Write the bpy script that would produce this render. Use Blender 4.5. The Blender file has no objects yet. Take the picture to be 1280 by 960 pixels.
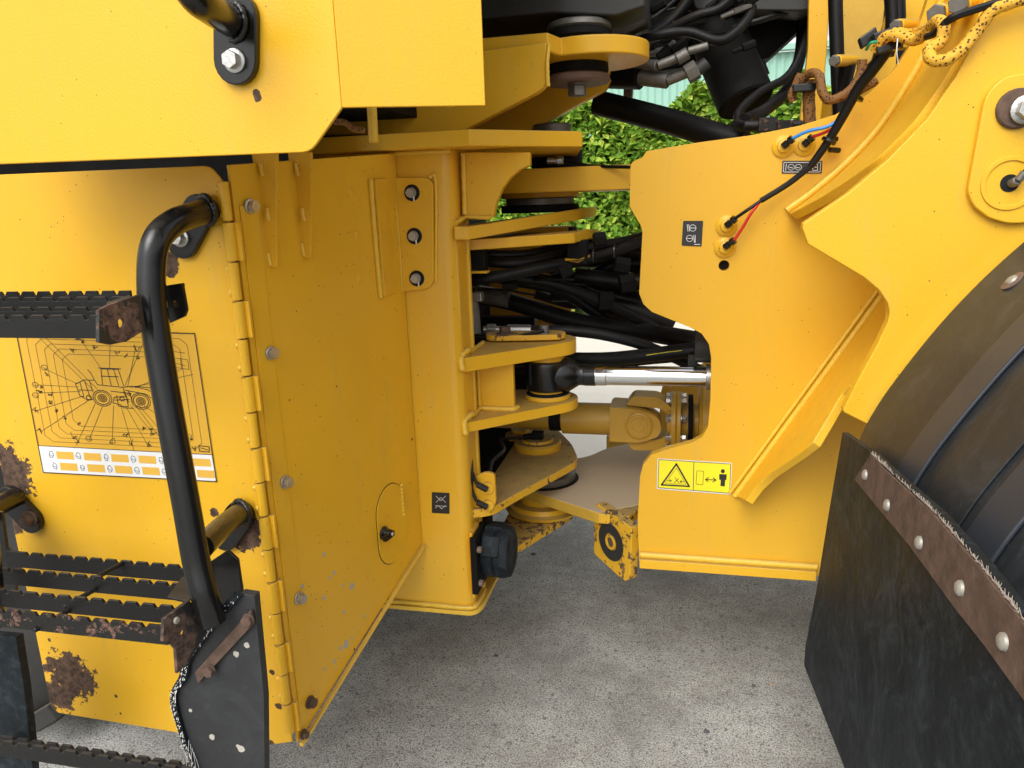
import bpy, bmesh, math, random
import numpy as np
from mathutils import Vector, Matrix
from mathutils.geometry import tessellate_polygon
random.seed(7); np.random.seed(7)
SC = bpy.context.scene; COL = SC.collection
PI = math.pi
# ------------------------------------------------------------ camera
F, HC = 930.0, 1.4
p_, y_, r_ = math.radians(13.8), math.radians(13.0), math.radians(2.0)
FW = Vector((-math.sin(y_)*math.cos(p_), math.cos(y_)*math.cos(p_), -math.sin(p_)))
R0 = Vector((math.cos(y_), math.sin(y_), 0)); U0 = R0.cross(FW)
RT = R0*math.cos(r_) - U0*math.sin(r_); UP = U0*math.cos(r_) + R0*math.sin(r_)
CP = Vector((0, 0, HC))
cd = bpy.data.cameras.new('camera'); cam = bpy.data.objects.new('camera', cd); COL.objects.link(cam)
cd.sensor_width = 36; cd.lens = F/1280*36; cd.clip_start = .02; cd.clip_end = 400
cam.matrix_world = Matrix((( RT.x, UP.x, -FW.x, 0), (RT.y, UP.y, -FW.y, 0), (RT.z, UP.z, -FW.z, HC), (0, 0, 0, 1)))
SC.camera = cam
# ------------------------------------------------------------ world and sun
w = bpy.data.worlds.new('World'); SC.world = w; w.use_nodes = True
nt = w.node_tree; nt.nodes.clear()
SUN_EL, SUN_AZ = math.radians(48), math.radians(196)     # azimuth clockwise from +Y: from behind the camera, a little left
sky = nt.nodes.new('ShaderNodeTexSky'); sky.sky_type = 'NISHITA'; sky.sun_disc = False
sky.sun_elevation = SUN_EL; sky.sun_rotation = SUN_AZ; sky.dust_density = 4; sky.air_density = 1.2; sky.ozone_density = 1
hs = nt.nodes.new('ShaderNodeHueSaturation'); hs.inputs['Saturation'].default_value = .12
bg = nt.nodes.new('ShaderNodeBackground'); bg.inputs['Strength'].default_value = .15
wo = nt.nodes.new('ShaderNodeOutputWorld')
nt.links.new(sky.outputs[0], hs.inputs['Color']); nt.links.new(hs.outputs[0], bg.inputs[0]); nt.links.new(bg.outputs[0], wo.inputs[0])
sd = bpy.data.lights.new('sun', 'SUN'); sd.energy = 1.05; sd.angle = math.radians(50); sd.color = (1, .97, .92)
so = bpy.data.objects.new('sun', sd); COL.objects.link(so)
sdir = Vector((math.sin(SUN_AZ)*math.cos(SUN_EL), math.cos(SUN_AZ)*math.cos(SUN_EL), math.sin(SUN_EL)))
so.rotation_euler = sdir.to_track_quat('Z', 'Y').to_euler(); so.location = (0, -3, 8)
SC.view_settings.view_transform = 'Standard'; SC.view_settings.look = 'None'
SC.view_settings.exposure = .56; SC.view_settings.gamma = 1; SC.view_settings.use_curve_mapping = False
SC.cycles.max_bounces = 8; SC.cycles.diffuse_bounces = 4; SC.cycles.glossy_bounces = 4
SC.cycles.use_denoising = True

# ------------------------------------------------------------ measuring: where a sight line of the survey view meets a real plane
def ray(px, py): return FW + RT*((px-640)/F) + UP*((480-py)/F)
def at(px, py, Y=None, Z=None, X=None):
    d = ray(px, py)
    t = Y/d.y if Y is not None else ((Z-HC)/d.z if Z is not None else X/d.x)
    return CP + d*t
def atp(px, py, p0, n):
    d = ray(px, py); return CP + d*((p0-CP).dot(n)/d.dot(n))
def V(*a): return Vector(a)
YV = V(0, 1, 0); ZV = V(0, 0, 1); XV = V(1, 0, 0)
def onY(pts, Y): return [at(x, y, Y=Y) for x, y in pts]
def onZ(pts, Z): return [at(x, y, Z=Z) for x, y in pts]
def onP(pts, p0, n): return [atp(x, y, p0, n) for x, y in pts]
def rc(pts, r, n=5):
    out = []; N = len(pts)
    rs = r if isinstance(r, (list, tuple)) else [r]*N
    for i, p in enumerate(pts):
        q = rs[i]
        if q <= 0: out.append(p.copy()); continue
        a = pts[i-1]-p; b = pts[(i+1) % N]-p
        d = min(q, a.length*.48, b.length*.48)
        A = p+a.normalized()*d; B = p+b.normalized()*d
        for k in range(n+1):
            t = k/n; out.append(A*(1-t)**2 + p*2*t*(1-t) + B*t*t)
    return out
def circ(c, r, ax, n=20, r2=None):
    ax = ax.normalized(); u = ax.orthogonal().normalized()
    if abs(ax.z) < .9: u = ZV.cross(ax).normalized()
    v = ax.cross(u); return [c+u*math.cos(2*PI*k/n)*r+v*math.sin(2*PI*k/n)*(r2 or r) for k in range(n)]
def smooth(pts, n=8):
    P = [pts[0]*2-pts[1]]+list(pts)+[pts[-1]*2-pts[-2]]; out = []
    for i in range(1, len(P)-2):
        a, b, c, d = P[i-1:i+3]
        for k in range(n):
            t = k/n
            out.append(.5*((2*b)+(c-a)*t+(2*a-5*b+4*c-d)*t*t+(3*b-a-3*c+d)*t**3))
    out.append(pts[-1]); return out

# ------------------------------------------------------------ mesh builder
class MB:
    def __init__(s): s.v = []; s.f = []
    def prism(s, loops, vec):
        if isinstance(loops[0], Vector): loops = [loops]
        flat = [p for l in loops for p in l]; n = len(flat); b = len(s.v)
        s.v += flat; s.v += [p+vec for p in flat]
        tris = tessellate_polygon(loops)
        for t in tris:
            if len(set(t)) < 3: continue
            a, c, d = t
            nn = (flat[c]-flat[a]).cross(flat[d]-flat[a])
            if nn.dot(vec) > 0: a, d = d, a
            s.f.append((b+a, b+c, b+d)); s.f.append((b+n+d, b+n+c, b+n+a))
        o = 0
        for l in loops:
            m = len(l)
            for i in range(m):
                j = (i+1) % m; s.f.append((b+o+i, b+o+j, b+n+o+j, b+n+o+i))
            o += m
        return s
    def box(s, a, b):
        x0, y0, z0 = a; x1, y1, z1 = b
        return s.prism([V(x0, y0, z0), V(x1, y0, z0), V(x1, y1, z0), V(x0, y1, z0)], V(0, 0, z1-z0))
    def obox(s, c, u, v, w_):
        return s.prism([c-u-v-w_, c+u-v-w_, c+u+v-w_, c-u+v-w_], w_*2)
    def lathe(s, c, ax, prof, n=24):      # prof: (radius, height) list
        ax = ax.normalized(); u = ax.orthogonal().normalized(); v = ax.cross(u); b = len(s.v); m = len(prof)
        for r, h in prof:
            for k in range(n): s.v.append(c+ax*h+(u*math.cos(2*PI*k/n)+v*math.sin(2*PI*k/n))*r)
        for i in range(m-1):
            for k in range(n):
                k2 = (k+1) % n; s.f.append((b+i*n+k, b+i*n+k2, b+(i+1)*n+k2, b+(i+1)*n+k))
        s.f.append(tuple(b+k for k in range(n))[::-1]); s.f.append(tuple(b+(m-1)*n+k for k in range(n)))
        return s
    def cyl(s, a, b, r, n=20, bv=.0015):
        L = (b-a).length; bv = min(bv, r*.3, L*.3)
        return s.lathe(a, b-a, [(r-bv, 0), (r, bv), (r, L-bv), (r-bv, L)], n)
    def tube(s, pts, r, n=12, sm=6, wob=0):
        if sm: pts = smooth(pts, sm)
        b = len(s.v); m = len(pts); u = None
        for i, p in enumerate(pts):
            t = (pts[min(i+1, m-1)]-pts[max(i-1, 0)]).normalized()
            if u is None: u = t.orthogonal().normalized()
            u = (u-t*u.dot(t)).normalized(); v = t.cross(u)
            rr = r[0]+(r[1]-r[0])*i/(m-1) if isinstance(r, tuple) else r
            if wob: rr *= 1+random.uniform(-wob, wob)
            for k in range(n): s.v.append(p+(u*math.cos(2*PI*k/n)+v*math.sin(2*PI*k/n))*rr)
        for i in range(m-1):
            for k in range(n):
                k2 = (k+1) % n; s.f.append((b+i*n+k, b+i*n+k2, b+(i+1)*n+k2, b+(i+1)*n+k))
        s.f.append(tuple(b+k for k in range(n))[::-1]); s.f.append(tuple(b+(m-1)*n+k for k in range(n)))
        return s
    def strip(s, A, B, t):               # sheet between two rails, thickness vector t
        n = len(A); b = len(s.v)
        for p, q in zip(A, B): s.v += [p, q, q+t, p+t]
        for i in range(n-1):
            for k in range(4):
                k2 = (k+1) % 4; s.f.append((b+4*i+k, b+4*i+k2, b+4*i+4+k2, b+4*i+4+k))
        s.f.append((b+3, b+2, b+1, b)); s.f.append(tuple(b+4*(n-1)+k for k in range(4))); return s
    def ribbon(s, pts, wd, nrm, closed=False):   # flat printed line
        P = list(pts)+([pts[0]] if closed else [])
        for a, c in zip(P[:-1], P[1:]):
            d = (c-a)
            if d.length < 1e-6: continue
            d.normalize(); q = nrm.cross(d).normalized()*wd/2; e = d*wd*.4; b = len(s.v)
            s.v += [a-q-e, c-q+e, c+q+e, a+q-e]; s.f.append((b, b+1, b+2, b+3))
        return s
    def quad(s, pts): b = len(s.v); s.v += pts; s.f.append(tuple(range(b, b+len(pts)))); return s

LOC = {}
def build(name, mb, mat, parent=None, bev=0, label=None, kind=None, sharp=35, segs=2, shared=None):
    me = bpy.data.meshes.new(name)
    if mb.v:
        a = np.array([tuple(p) for p in mb.v]); c = (a.min(0)+a.max(0))/2
        me.from_pydata([tuple(q) for q in (a-c)], [], mb.f)
        bm = bmesh.new(); bm.from_mesh(me)
        bmesh.ops.remove_doubles(bm, verts=bm.verts, dist=1e-6)
        if bev: bmesh.ops.dissolve_limit(bm, angle_limit=.0087, verts=bm.verts, edges=bm.edges)
        bmesh.ops.recalc_face_normals(bm, faces=bm.faces); bm.to_mesh(me); bm.free()
    else: c = (0, 0, 0)
    me.materials.append(mat)
    me.polygons.foreach_set('use_smooth', [True]*len(me.polygons)); me.set_sharp_from_angle(angle=math.radians(sharp))
    o = bpy.data.objects.new(name, me); COL.objects.link(o); c = Vector(c); LOC[o] = c
    if parent: o.parent = parent; o.location = c-LOC[parent]
    else: o.location = c
    if bev:
        m = o.modifiers.new('bevel', 'BEVEL'); m.width = bev; m.segments = segs; m.limit_method = 'ANGLE'; m.angle_limit = math.radians(40)
        m.harden_normals = True
    if label: o['label'] = label
    if kind: o['kind'] = kind
    return o
def thing(name, label, cat, loc, group=None):
    o = bpy.data.objects.new(name, None); COL.objects.link(o); o.location = loc; LOC[o] = Vector(loc)
    o['label'] = label; o['category'] = cat
    if group: o['group'] = group
    return o

# ------------------------------------------------------------ materials
def mat(name, col, rough=.5, metal=0, var=.12, vscale=6, bump=.05, bscale=400, coat=0, dust=0, dustcol=(.4, .27, .08), spots=(), rust=None,
        speck=0, wear=0, spec=.5, grain=0, spotcol=(.075, .043, .027), pale=()):
    m = bpy.data.materials.new(name); m.use_nodes = True; T = m.node_tree; N = T.nodes; L = T.links; N.clear()
    out = N.new('ShaderNodeOutputMaterial'); P = N.new('ShaderNodeBsdfPrincipled'); L.new(P.outputs[0], out.inputs[0])
    geo = N.new('ShaderNodeNewGeometry'); pos = geo.outputs['Position']
    def math_(op, a, b=None, c=None, clamp=False):
        n = N.new('ShaderNodeMath'); n.operation = op; n.use_clamp = clamp
        for i, x in enumerate((a, b, c)):
            if x is None: continue
            if isinstance(x, (int, float)): n.inputs[i].default_value = x
            else: L.new(x, n.inputs[i])
        return n.outputs[0]
    def noise(sc, det=4, ro=.6, dist=0):
        n = N.new('ShaderNodeTexNoise'); n.inputs['Scale'].default_value = sc; n.inputs['Detail'].default_value = det
        n.inputs['Roughness'].default_value = ro; n.inputs['Distortion'].default_value = dist; L.new(pos, n.inputs['Vector']); return n.outputs['Fac']
    def step(x, lo, hi):
        n = N.new('ShaderNodeMapRange'); n.interpolation_type = 'SMOOTHSTEP'; L.new(x, n.inputs[0])
        n.inputs[1].default_value = lo; n.inputs[2].default_value = hi; return n.outputs[0]
    def mix(f, a, b, typ='MIX'):
        n = N.new('ShaderNodeMix'); n.data_type = 'RGBA'; n.blend_type = typ
        for i, x in ((0, f), (6, a), (7, b)):
            if isinstance(x, (int, float)): n.inputs[i].default_value = x
            elif isinstance(x, tuple): n.inputs[i].default_value = (*x, 1)
            else: L.new(x, n.inputs[i])
        return n.outputs[2]
    dark = tuple(c*(1-var) for c in col); lite = tuple(min(1, c*(1+var)) for c in col)
    c = mix(noise(vscale, 5), dark, lite)
    R = math_('MULTIPLY_ADD', noise(vscale*2.3, 6), rough*.5, rough*.75)
    h = noise(bscale, 3)
    if speck:
        vo = N.new('ShaderNodeTexVoronoi'); vo.inputs['Scale'].default_value = 70; L.new(pos, vo.inputs['Vector'])
        sm = math_('MULTIPLY', math_('LESS_THAN', vo.outputs['Distance'], .085*speck), step(noise(23, 2), .52, .6))
        c = mix(sm, c, (.09, .05, .02))
    if dust:
        sx = N.new('ShaderNodeSeparateXYZ'); L.new(geo.outputs['Normal'], sx.inputs[0])
        dm = math_('MULTIPLY', step(sx.outputs[2], .45, .9), math_('MULTIPLY_ADD', noise(30, 6), .7, dust-.3, clamp=True), clamp=True)
        dm = math_('MAXIMUM', dm, math_('MULTIPLY', step(noise(3.5, 6, .7), .5, .8), .18*dust))
        c = mix(dm, c, dustcol); R = math_('ADD', R, math_('MULTIPLY', dm, .4), clamp=True)
    if grain:
        c = mix(math_('MULTIPLY', math_('MULTIPLY_ADD', step(noise(55, 8, .8), .5, .75), .6, math_('MULTIPLY', step(noise(9, 8, .75, 1.5), .45, .7), .5)), grain), c, tuple(min(1, x*2.4+k) for x, k in zip(col, (.026, .032, .036))))
    if name.startswith('yellow'):      # thin road film and polished scuffs, in long vertical streaks
        mp = N.new('ShaderNodeMapping'); mp.inputs['Scale'].default_value = (9, 9, 1.3); L.new(pos, mp.inputs['Vector'])
        ns = N.new('ShaderNodeTexNoise'); ns.inputs['Scale'].default_value = 2.2; ns.inputs['Detail'].default_value = 8; ns.inputs['Roughness'].default_value = .7; L.new(mp.outputs[0], ns.inputs['Vector'])
        hz_ = math_('MULTIPLY', step(ns.outputs['Fac'], .5, .72), math_('MULTIPLY_ADD', step(noise(2.6, 5, .7), .4, .65), .3, .06))
        c = mix(hz_, c, (.56, .38, .09)); R = math_('MULTIPLY_ADD', hz_, .8, R, clamp=True)
        c = mix(math_('MULTIPLY', step(noise(16, 8, .8), .62, .72), .22), c, (.45, .26, .03))
    mask = None
    if spots:
        nd = math_('MULTIPLY_ADD', noise(46, 7, .7), 2.6, -1.3); nd2 = math_('MULTIPLY_ADD', noise(160, 4, .6), .5, -.25)
        for (q, r) in spots:
            vd = N.new('ShaderNodeVectorMath'); vd.operation = 'DISTANCE'; L.new(pos, vd.inputs[0]); vd.inputs[1].default_value = tuple(q)
            s = math_('DIVIDE', vd.outputs['Value'], r)
            s = math_('ADD', s, math_('ADD', nd, nd2))
            k = math_('LESS_THAN', s, 1.0); mask = k if mask is None else math_('MAXIMUM', mask, k)
    if wear:
        k = math_('GREATER_THAN', math_('ADD', noise(42, 8, .7), math_('MULTIPLY', noise(7, 2), .3)), .86-wear*.25); mask = k if mask is None else math_('MAXIMUM', mask, k)
    if mask is not None:
        rc_ = mix(step(noise(75, 8, .8), .35, .65), tuple(x*.35 for x in (rust or spotcol)), tuple(x*1.9 for x in (rust or spotcol)))
        c = mix(mask, c, rc_); R = math_('MAXIMUM', R, math_('MULTIPLY', mask, .85))
        h = math_('SUBTRACT', h, math_('MULTIPLY', mask, 1.2))
    if pale:
        pm = None; nd = math_('MULTIPLY_ADD', noise(90, 4, .6), 1.6, -.8)
        for (q, r) in pale:
            vd = N.new('ShaderNodeVectorMath'); vd.operation = 'DISTANCE'; L.new(pos, vd.inputs[0]); vd.inputs[1].default_value = tuple(q)
            k = math_('LESS_THAN', math_('ADD', math_('DIVIDE', vd.outputs['Value'], r), nd), 1.0); pm = k if pm is None else math_('MAXIMUM', pm, k)
        c = mix(pm, c, (.42, .4, .34)); R = math_('MAXIMUM', R, math_('MULTIPLY', pm, .8))
    L.new(c, P.inputs['Base Color']); L.new(R, P.inputs['Roughness'])
    P.inputs['Metallic'].default_value = metal; P.inputs['Specular IOR Level'].default_value = spec
    if coat: P.inputs['Coat Weight'].default_value = coat; P.inputs['Coat Roughness'].default_value = .18
    if bump:
        b = N.new('ShaderNodeBump'); b.inputs['Strength'].default_value = bump; b.inputs['Distance'].default_value = .002
        L.new(h, b.inputs['Height']); L.new(b.outputs[0], P.inputs['Normal'])
    return m
YEL = (.79, .438, .022)
M_ = {}
M_['paint'] = mat('yellow_paint', YEL, .34, var=.06, vscale=5, bump=.2, bscale=320, coat=0, spec=.38, dust=.75, speck=1)
M_['paint_old'] = mat('yellow_paint_chipped', YEL, .4, var=.1, vscale=9, bump=.25, bscale=200, dust=.9, dustcol=(.36, .25, .09), speck=1.4, wear=.38, rust=(.08, .045, .03))
M_['paint_worn'] = mat('yellow_paint_worn', YEL, .45, var=.1, vscale=9, bump=.3, bscale=200, dust=.8, speck=1, wear=.66, rust=(.10, .062, .036))
M_['weld'] = mat('painted_weld', (.8, .5, .04), .38, var=.15, vscale=60, bump=.5, bscale=120, coat=.1, dust=.5)
M_['dusty'] = mat('dusty_yellow_paint', (.6, .36, .04), .6, var=.25, vscale=14, bump=.2, bscale=150, dust=1.1, dustcol=(.5, .4, .27), speck=1.6)
M_['brown'] = mat('driveline_paint', (.58, .33, .035), .38, var=.15, vscale=12, bump=.15, dust=.3)
M_['black'] = mat('gloss_black_paint', (.006, .006, .006), .24, var=.2, bump=.12, bscale=90, coat=.2, spec=.4, dust=.06, dustcol=(.14, .12, .1))
M_['black_step'] = mat('worn_black_paint', (.011, .011, .011), .42, var=.3, bump=.25, bscale=120, dust=.15, dustcol=(.14, .12, .1), wear=.15, spec=.3)
M_['step_rust'] = mat('rusting_black_paint', (.012, .012, .011), .5, var=.25, bump=.4, bscale=120, wear=.62, rust=(.11, .062, .045), spec=.3)
M_['dark'] = mat('dark_grime_and_shade', (.005, .005, .0045), .7, var=.4, vscale=14, bump=.3, bscale=60, spec=.2)  # grimy black parts, also sheets painted dark where only shade lies
M_['darkgrey'] = mat('dark_grey_plate', (.03, .03, .028), .55, var=.4, vscale=10, bump=.2, bscale=60)
M_['hose'] = mat('hydraulic_hose_rubber', (.005, .005, .0055), .4, var=.3, vscale=20, bump=.3, bscale=500, dust=.08, dustcol=(.1, .09, .08), spec=.28)
M_['rubber'] = mat('scuffed_rubber', (.011, .015, .0185), .55, var=.5, vscale=5, bump=.6, bscale=70, grain=1.0, spec=.14)
M_['fender'] = mat('fender_plastic', (.024, .0265, .029), .4, var=.35, vscale=4, bump=.1, bscale=200, grain=.6, spec=.28)
M_['ridge'] = mat('fender_ridge_sky_tint', (.034, .04, .05), .4, var=.12, vscale=4, bump=.1, bscale=200)  # fender plastic with a bluish sky reflection put into the colour
M_['rust'] = mat('rusted_steel', (.105, .064, .045), .85, var=.9, vscale=38, bump=1.0, bscale=70)
M_['rustplate'] = mat('brown_washer_steel', (.17, .11, .085), .6, var=.35, vscale=25, bump=.5, bscale=90)
M_['zinc'] = mat('zinc_bolt', (.55, .55, .53), .38, metal=.9, var=.25, vscale=60, bump=.4, bscale=200)
M_['steel'] = mat('grimy_steel', (.2, .19, .17), .5, metal=.6, var=.4, vscale=30, bump=.4, bscale=120)
M_['chrome'] = mat('chromed_rod', (.82, .83, .84), .09, metal=1, var=.04, bump=0)
M_['white'] = mat('white_print', (.8, .8, .78), .5, var=.03, bump=0)
M_['ink'] = mat('black_print', (.02, .02, .02), .5, var=.05, bump=0)
M_['inkbrown'] = mat('faded_print', (.09, .06, .015), .5, var=.05, bump=0)
M_['sticker'] = mat('warning_sticker_yellow', (.9, .78, .02), .4, var=.03, bump=0)
M_['bead'] = mat('rivet_steel', (.42, .40, .35), .55, metal=.5, var=.15, bump=.1)
M_['red'] = mat('red_wire', (.6, .02, .02), .4, bump=0); M_['blue'] = mat('blue_wire', (.02, .22, .6), .4, bump=0); M_['green'] = mat('green_wire', (.01, .3, .15), .4, bump=0)
M_['thread'] = mat('white_thread', (.75, .74, .7), .8, bump=0)
M_['hollow'] = mat('inner_black', (.004, .004, .004), .8, bump=0)
M_['tyre'] = mat('tyre_rubber', (.03, .029, .027), .8, var=.3, vscale=12, bump=.4, bscale=80, dust=.5, dustcol=(.16, .14, .11))

def braid(name, c1, c2):
    m = mat(name, c1, .7, var=.15, vscale=30, bump=.8, bscale=260); T = m.node_tree; N = T.nodes; P = [n for n in N if n.type == 'BSDF_PRINCIPLED'][0]
    src = P.inputs['Base Color'].links[0].from_socket
    g = N.new('ShaderNodeNewGeometry'); v = N.new('ShaderNodeTexVoronoi'); v.inputs['Scale'].default_value = 150; T.links.new(g.outputs['Position'], v.inputs['Vector'])
    lt = N.new('ShaderNodeMath'); lt.operation = 'LESS_THAN'; lt.inputs[1].default_value = .33; T.links.new(v.outputs['Distance'], lt.inputs[0])
    x = N.new('ShaderNodeMix'); x.data_type = 'RGBA'; T.links.new(lt.outputs[0], x.inputs[0]); T.links.new(src, x.inputs[6]); x.inputs[7].default_value = (*c2, 1)
    T.links.new(x.outputs[2], P.inputs['Base Color']); return m
M_['braid'] = braid('yellow_braided_sleeve', (.75, .4, .03), (.12, .05, .01))
M_['braid_old'] = braid('brown_braided_sleeve', (.22, .095, .02), (.03, .015, .01))

def concrete():
    m = bpy.data.materials.new('worn_concrete'); m.use_nodes = True; T = m.node_tree; N = T.nodes; L = T.links; N.clear()
    out = N.new('ShaderNodeOutputMaterial'); P = N.new('ShaderNodeBsdfPrincipled'); L.new(P.outputs[0], out.inputs[0])
    g = N.new('ShaderNodeNewGeometry'); pos = g.outputs['Position']
    def noise(sc, det, ro=.6):
        n = N.new('ShaderNodeTexNoise'); n.inputs['Scale'].default_value = sc; n.inputs['Detail'].default_value = det; n.inputs['Roughness'].default_value = ro; L.new(pos, n.inputs['Vector']); return n.outputs['Fac']
    def ramp(f, a, b, ca, cb):
        r = N.new('ShaderNodeValToRGB'); r.color_ramp.elements[0].position = a; r.color_ramp.elements[1].position = b
        r.color_ramp.elements[0].color = (*ca, 1); r.color_ramp.elements[1].color = (*cb, 1); L.new(f, r.inputs[0]); return r.outputs[0]
    def mul(a, b, f=1, typ='MULTIPLY'):
        x = N.new('ShaderNodeMix'); x.data_type = 'RGBA'; x.blend_type = typ
        if isinstance(f, (int, float)): x.inputs[0].default_value = f
        else: L.new(f, x.inputs[0])
        L.new(a, x.inputs[6])
        if isinstance(b, tuple): x.inputs[7].default_value = (*b, 1)
        else: L.new(b, x.inputs[7])
        return x.outputs[2]
    c = ramp(noise(1.6, 9, .7), .36, .64, (.35, .35, .338), (.58, .58, .56))
    c = mul(c, ramp(noise(230, 5, .75), .4, .58, (.34, .34, .33), (1.16, 1.16, 1.14)))
    c = mul(c, ramp(noise(22, 6, .7), .3, .6, (.84, .83, .82), (1.04, 1.04, 1.03)))
    c = mul(c, ramp(noise(4.5, 7, .7), .35, .6, (.80, .79, .77), (1.05, 1.05, 1.05)))
    def stones(sc, th, ns, nth, col):
        nonlocal c
        v = N.new('ShaderNodeTexVoronoi'); v.inputs['Scale'].default_value = sc; v.inputs['Randomness'].default_value = 1
        wv = N.new('ShaderNodeVectorMath'); wv.operation = 'ADD'; nn = N.new('ShaderNodeTexNoise'); nn.inputs['Scale'].default_value = sc*1.5; L.new(pos, nn.inputs['Vector'])
        sc_ = N.new('ShaderNodeVectorMath'); sc_.operation = 'SCALE'; sc_.inputs['Scale'].default_value = .5/sc; L.new(nn.outputs['Color'], sc_.inputs[0])
        L.new(pos, wv.inputs[0]); L.new(sc_.outputs[0], wv.inputs[1]); L.new(wv.outputs[0], v.inputs['Vector'])
        a = N.new('ShaderNodeMath'); a.operation = 'LESS_THAN'; L.new(v.outputs['Distance'], a.inputs[0]); a.inputs[1].default_value = th
        s = N.new('ShaderNodeSeparateColor'); L.new(v.outputs['Color'], s.inputs[0])
        b = N.new('ShaderNodeMath'); b.operation = 'GREATER_THAN'; L.new(s.outputs[ns], b.inputs[0]); b.inputs[1].default_value = nth
        d = N.new('ShaderNodeMath'); d.operation = 'MULTIPLY'; L.new(a.outputs[0], d.inputs[0]); L.new(b.outputs[0], d.inputs[1])
        c = mul(c, col, d.outputs[0], 'MIX')
    stones(75, .3, 0, .66, (.2, .195, .185)); stones(170, .34, 1, .55, (.13, .125, .12)); stones(170, .26, 2, .78, (.72, .71, .67)); stones(30, .17, 0, .86, (.17, .165, .16)); stones(95, .28, 2, .9, (.42, .32, .24))
    L.new(c, P.inputs['Base Color']); P.inputs['Roughness'].default_value = .9
    b = N.new('ShaderNodeBump'); b.inputs['Strength'].default_value = .6; b.inputs['Distance'].default_value = .004; L.new(noise(90, 7, .75), b.inputs['Height']); L.new(b.outputs[0], P.inputs['Normal'])
    return m

# ------------------------------------------------------------ setting
g = MB().quad([V(-60, -60, 0), V(60, -60, 0), V(60, 90, 0), V(-60, 90, 0)])
o = build('ground', g, concrete(), kind='structure'); o['label'] = 'rough grey concrete yard with worn aggregate under the loader'

o = build('sunlit_ground_sheet', MB().quad([V(-60, 3.7, .004), V(60, 3.7, .004), V(60, 90, .004), V(-60, 90, .004)]), mat('sunlit_concrete', (.74, .70, .62), .9, var=.1, vscale=9, bump=.5, bscale=60, grain=0), kind='structure'); o['label'] = 'sandy concrete from the loader to the hedge, sunlit brightness put into its colour'  # paler sheet: sunlight on the far ground is put into its colour

def leafmat():
    m = bpy.data.materials.new('hedge_leaf'); m.use_nodes = True; T = m.node_tree; N = T.nodes; L = T.links; P = N['Principled BSDF']
    g = N.new('ShaderNodeNewGeometry'); r = N.new('ShaderNodeValToRGB'); L.new(g.outputs['Random Per Island'], r.inputs[0])
    e = r.color_ramp.elements; e[0].color = (.08, .19, .015, 1); e[1].color = (.56, .66, .10, 1); e[0].position = 0; e[1].position = 1
    q = r.color_ramp.elements.new(.6); q.color = (.22, .40, .035, 1)
    L.new(r.outputs[0], P.inputs['Base Color']); P.inputs['Roughness'].default_value = .6; P.inputs['Specular IOR Level'].default_value = .25
    tr = N.new('ShaderNodeBsdfTranslucent'); L.new(r.outputs[0], tr.inputs[0]); ms = N.new('ShaderNodeMixShader'); ms.inputs[0].default_value = .3
    L.new(P.outputs[0], ms.inputs[1]); L.new(tr.outputs[0], ms.inputs[2]); L.new(ms.outputs[0], N['Material Output'].inputs[0]); return m
hedge = thing('hedge', 'leafy green hedge with glossy pale leaves standing behind the loader', 'hedge', (-1, 9.4, 0))
def leaves(n, x0, x1, yc, hw, h, size):
    P = np.empty((n, 3)); side = np.random.rand(n)
    P[:, 0] = np.random.uniform(x0, x1, n)
    lump = .16*np.sin(P[:, 0]*2.1)+.12*np.sin(P[:, 0]*5.3+1)+.06*np.sin(P[:, 0]*11)
    top = h+lump*.8
    u = np.random.rand(n)
    front = side < .72
    P[:, 2] = np.where(front, .05+u**.9*(top-.1), top-np.abs(np.random.normal(0, .10, n)))
    bulge = .14*np.sin(P[:, 0]*3.7+P[:, 2]*3)+.1*np.sin(P[:, 0]*7+P[:, 2]*6.1)
    P[:, 1] = np.where(front, yc-hw+np.abs(np.random.normal(0, .16, n))+bulge*.8, yc+np.random.uniform(-hw, hw, n))
    nrm = np.random.normal(0, .55, (n, 3)); nrm[:, 1] -= np.where(front, .8, .2); nrm[:, 2] += .9
    nrm /= np.linalg.norm(nrm, axis=1)[:, None]
    a = np.random.normal(0, 1, (n, 3)); a[:, 2] += .3; a -= nrm*(a*nrm).sum(1)[:, None]; a /= np.linalg.norm(a, axis=1)[:, None]
    b = np.cross(nrm, a); L = size*np.random.uniform(.55, 1.2, n)[:, None]; Wd = L*.3
    v = np.stack([P-a*L*.5, P-b*Wd*.9-nrm*L*.02, P+nrm*L*.06, P+b*Wd*.9-nrm*L*.02, P+a*L*.5], 1)   # folded, pointed leaf
    v = np.stack([P-a*L*.5, P-b*Wd+nrm*L*.08, P+a*L*.5-nrm*L*.12, P+b*Wd+nrm*L*.08], 1).reshape(-1, 3)
    f = np.arange(n*4).reshape(n, 4); t = np.concatenate([f[:, [0, 1, 2]], f[:, [0, 2, 3]]])
    me = bpy.data.meshes.new('foliage'); c = np.array(LOC[hedge])
    me.from_pydata((v-c).tolist(), [], t.tolist()); me.materials.append(leafmat())
    o = bpy.data.objects.new('foliage', me); COL.objects.link(o); o.parent = hedge; o['kind'] = 'stuff'; LOC[o] = LOC[hedge]
leaves(90000, -7, 6, 9.45, .55, 2.44, .115)
st = MB()
for i in range(60):
    x = -6.9+i*.215+random.uniform(-.06, .06); y = 9.4+random.uniform(-.2, .2); pp = [V(x, y, 0)]
    for k in range(4): pp.append(pp[-1]+V(random.uniform(-.12, .12), random.uniform(-.1, .1), .52))
    st.tube(pp, (.022, .008), 6, 2)
build('stems', st, mat('hedge_bark', (.1, .075, .05), .9), hedge, kind='stuff')
build('inner_shade', MB().box((-6.9, 9.25, .1), (5.9, 9.75, 2.1)), mat('hedge_inner_shade', (.02, .035, .012), .95, var=.7, vscale=20), hedge, kind='stuff')  # solid dark box, painted as the shade between the leaves

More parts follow.
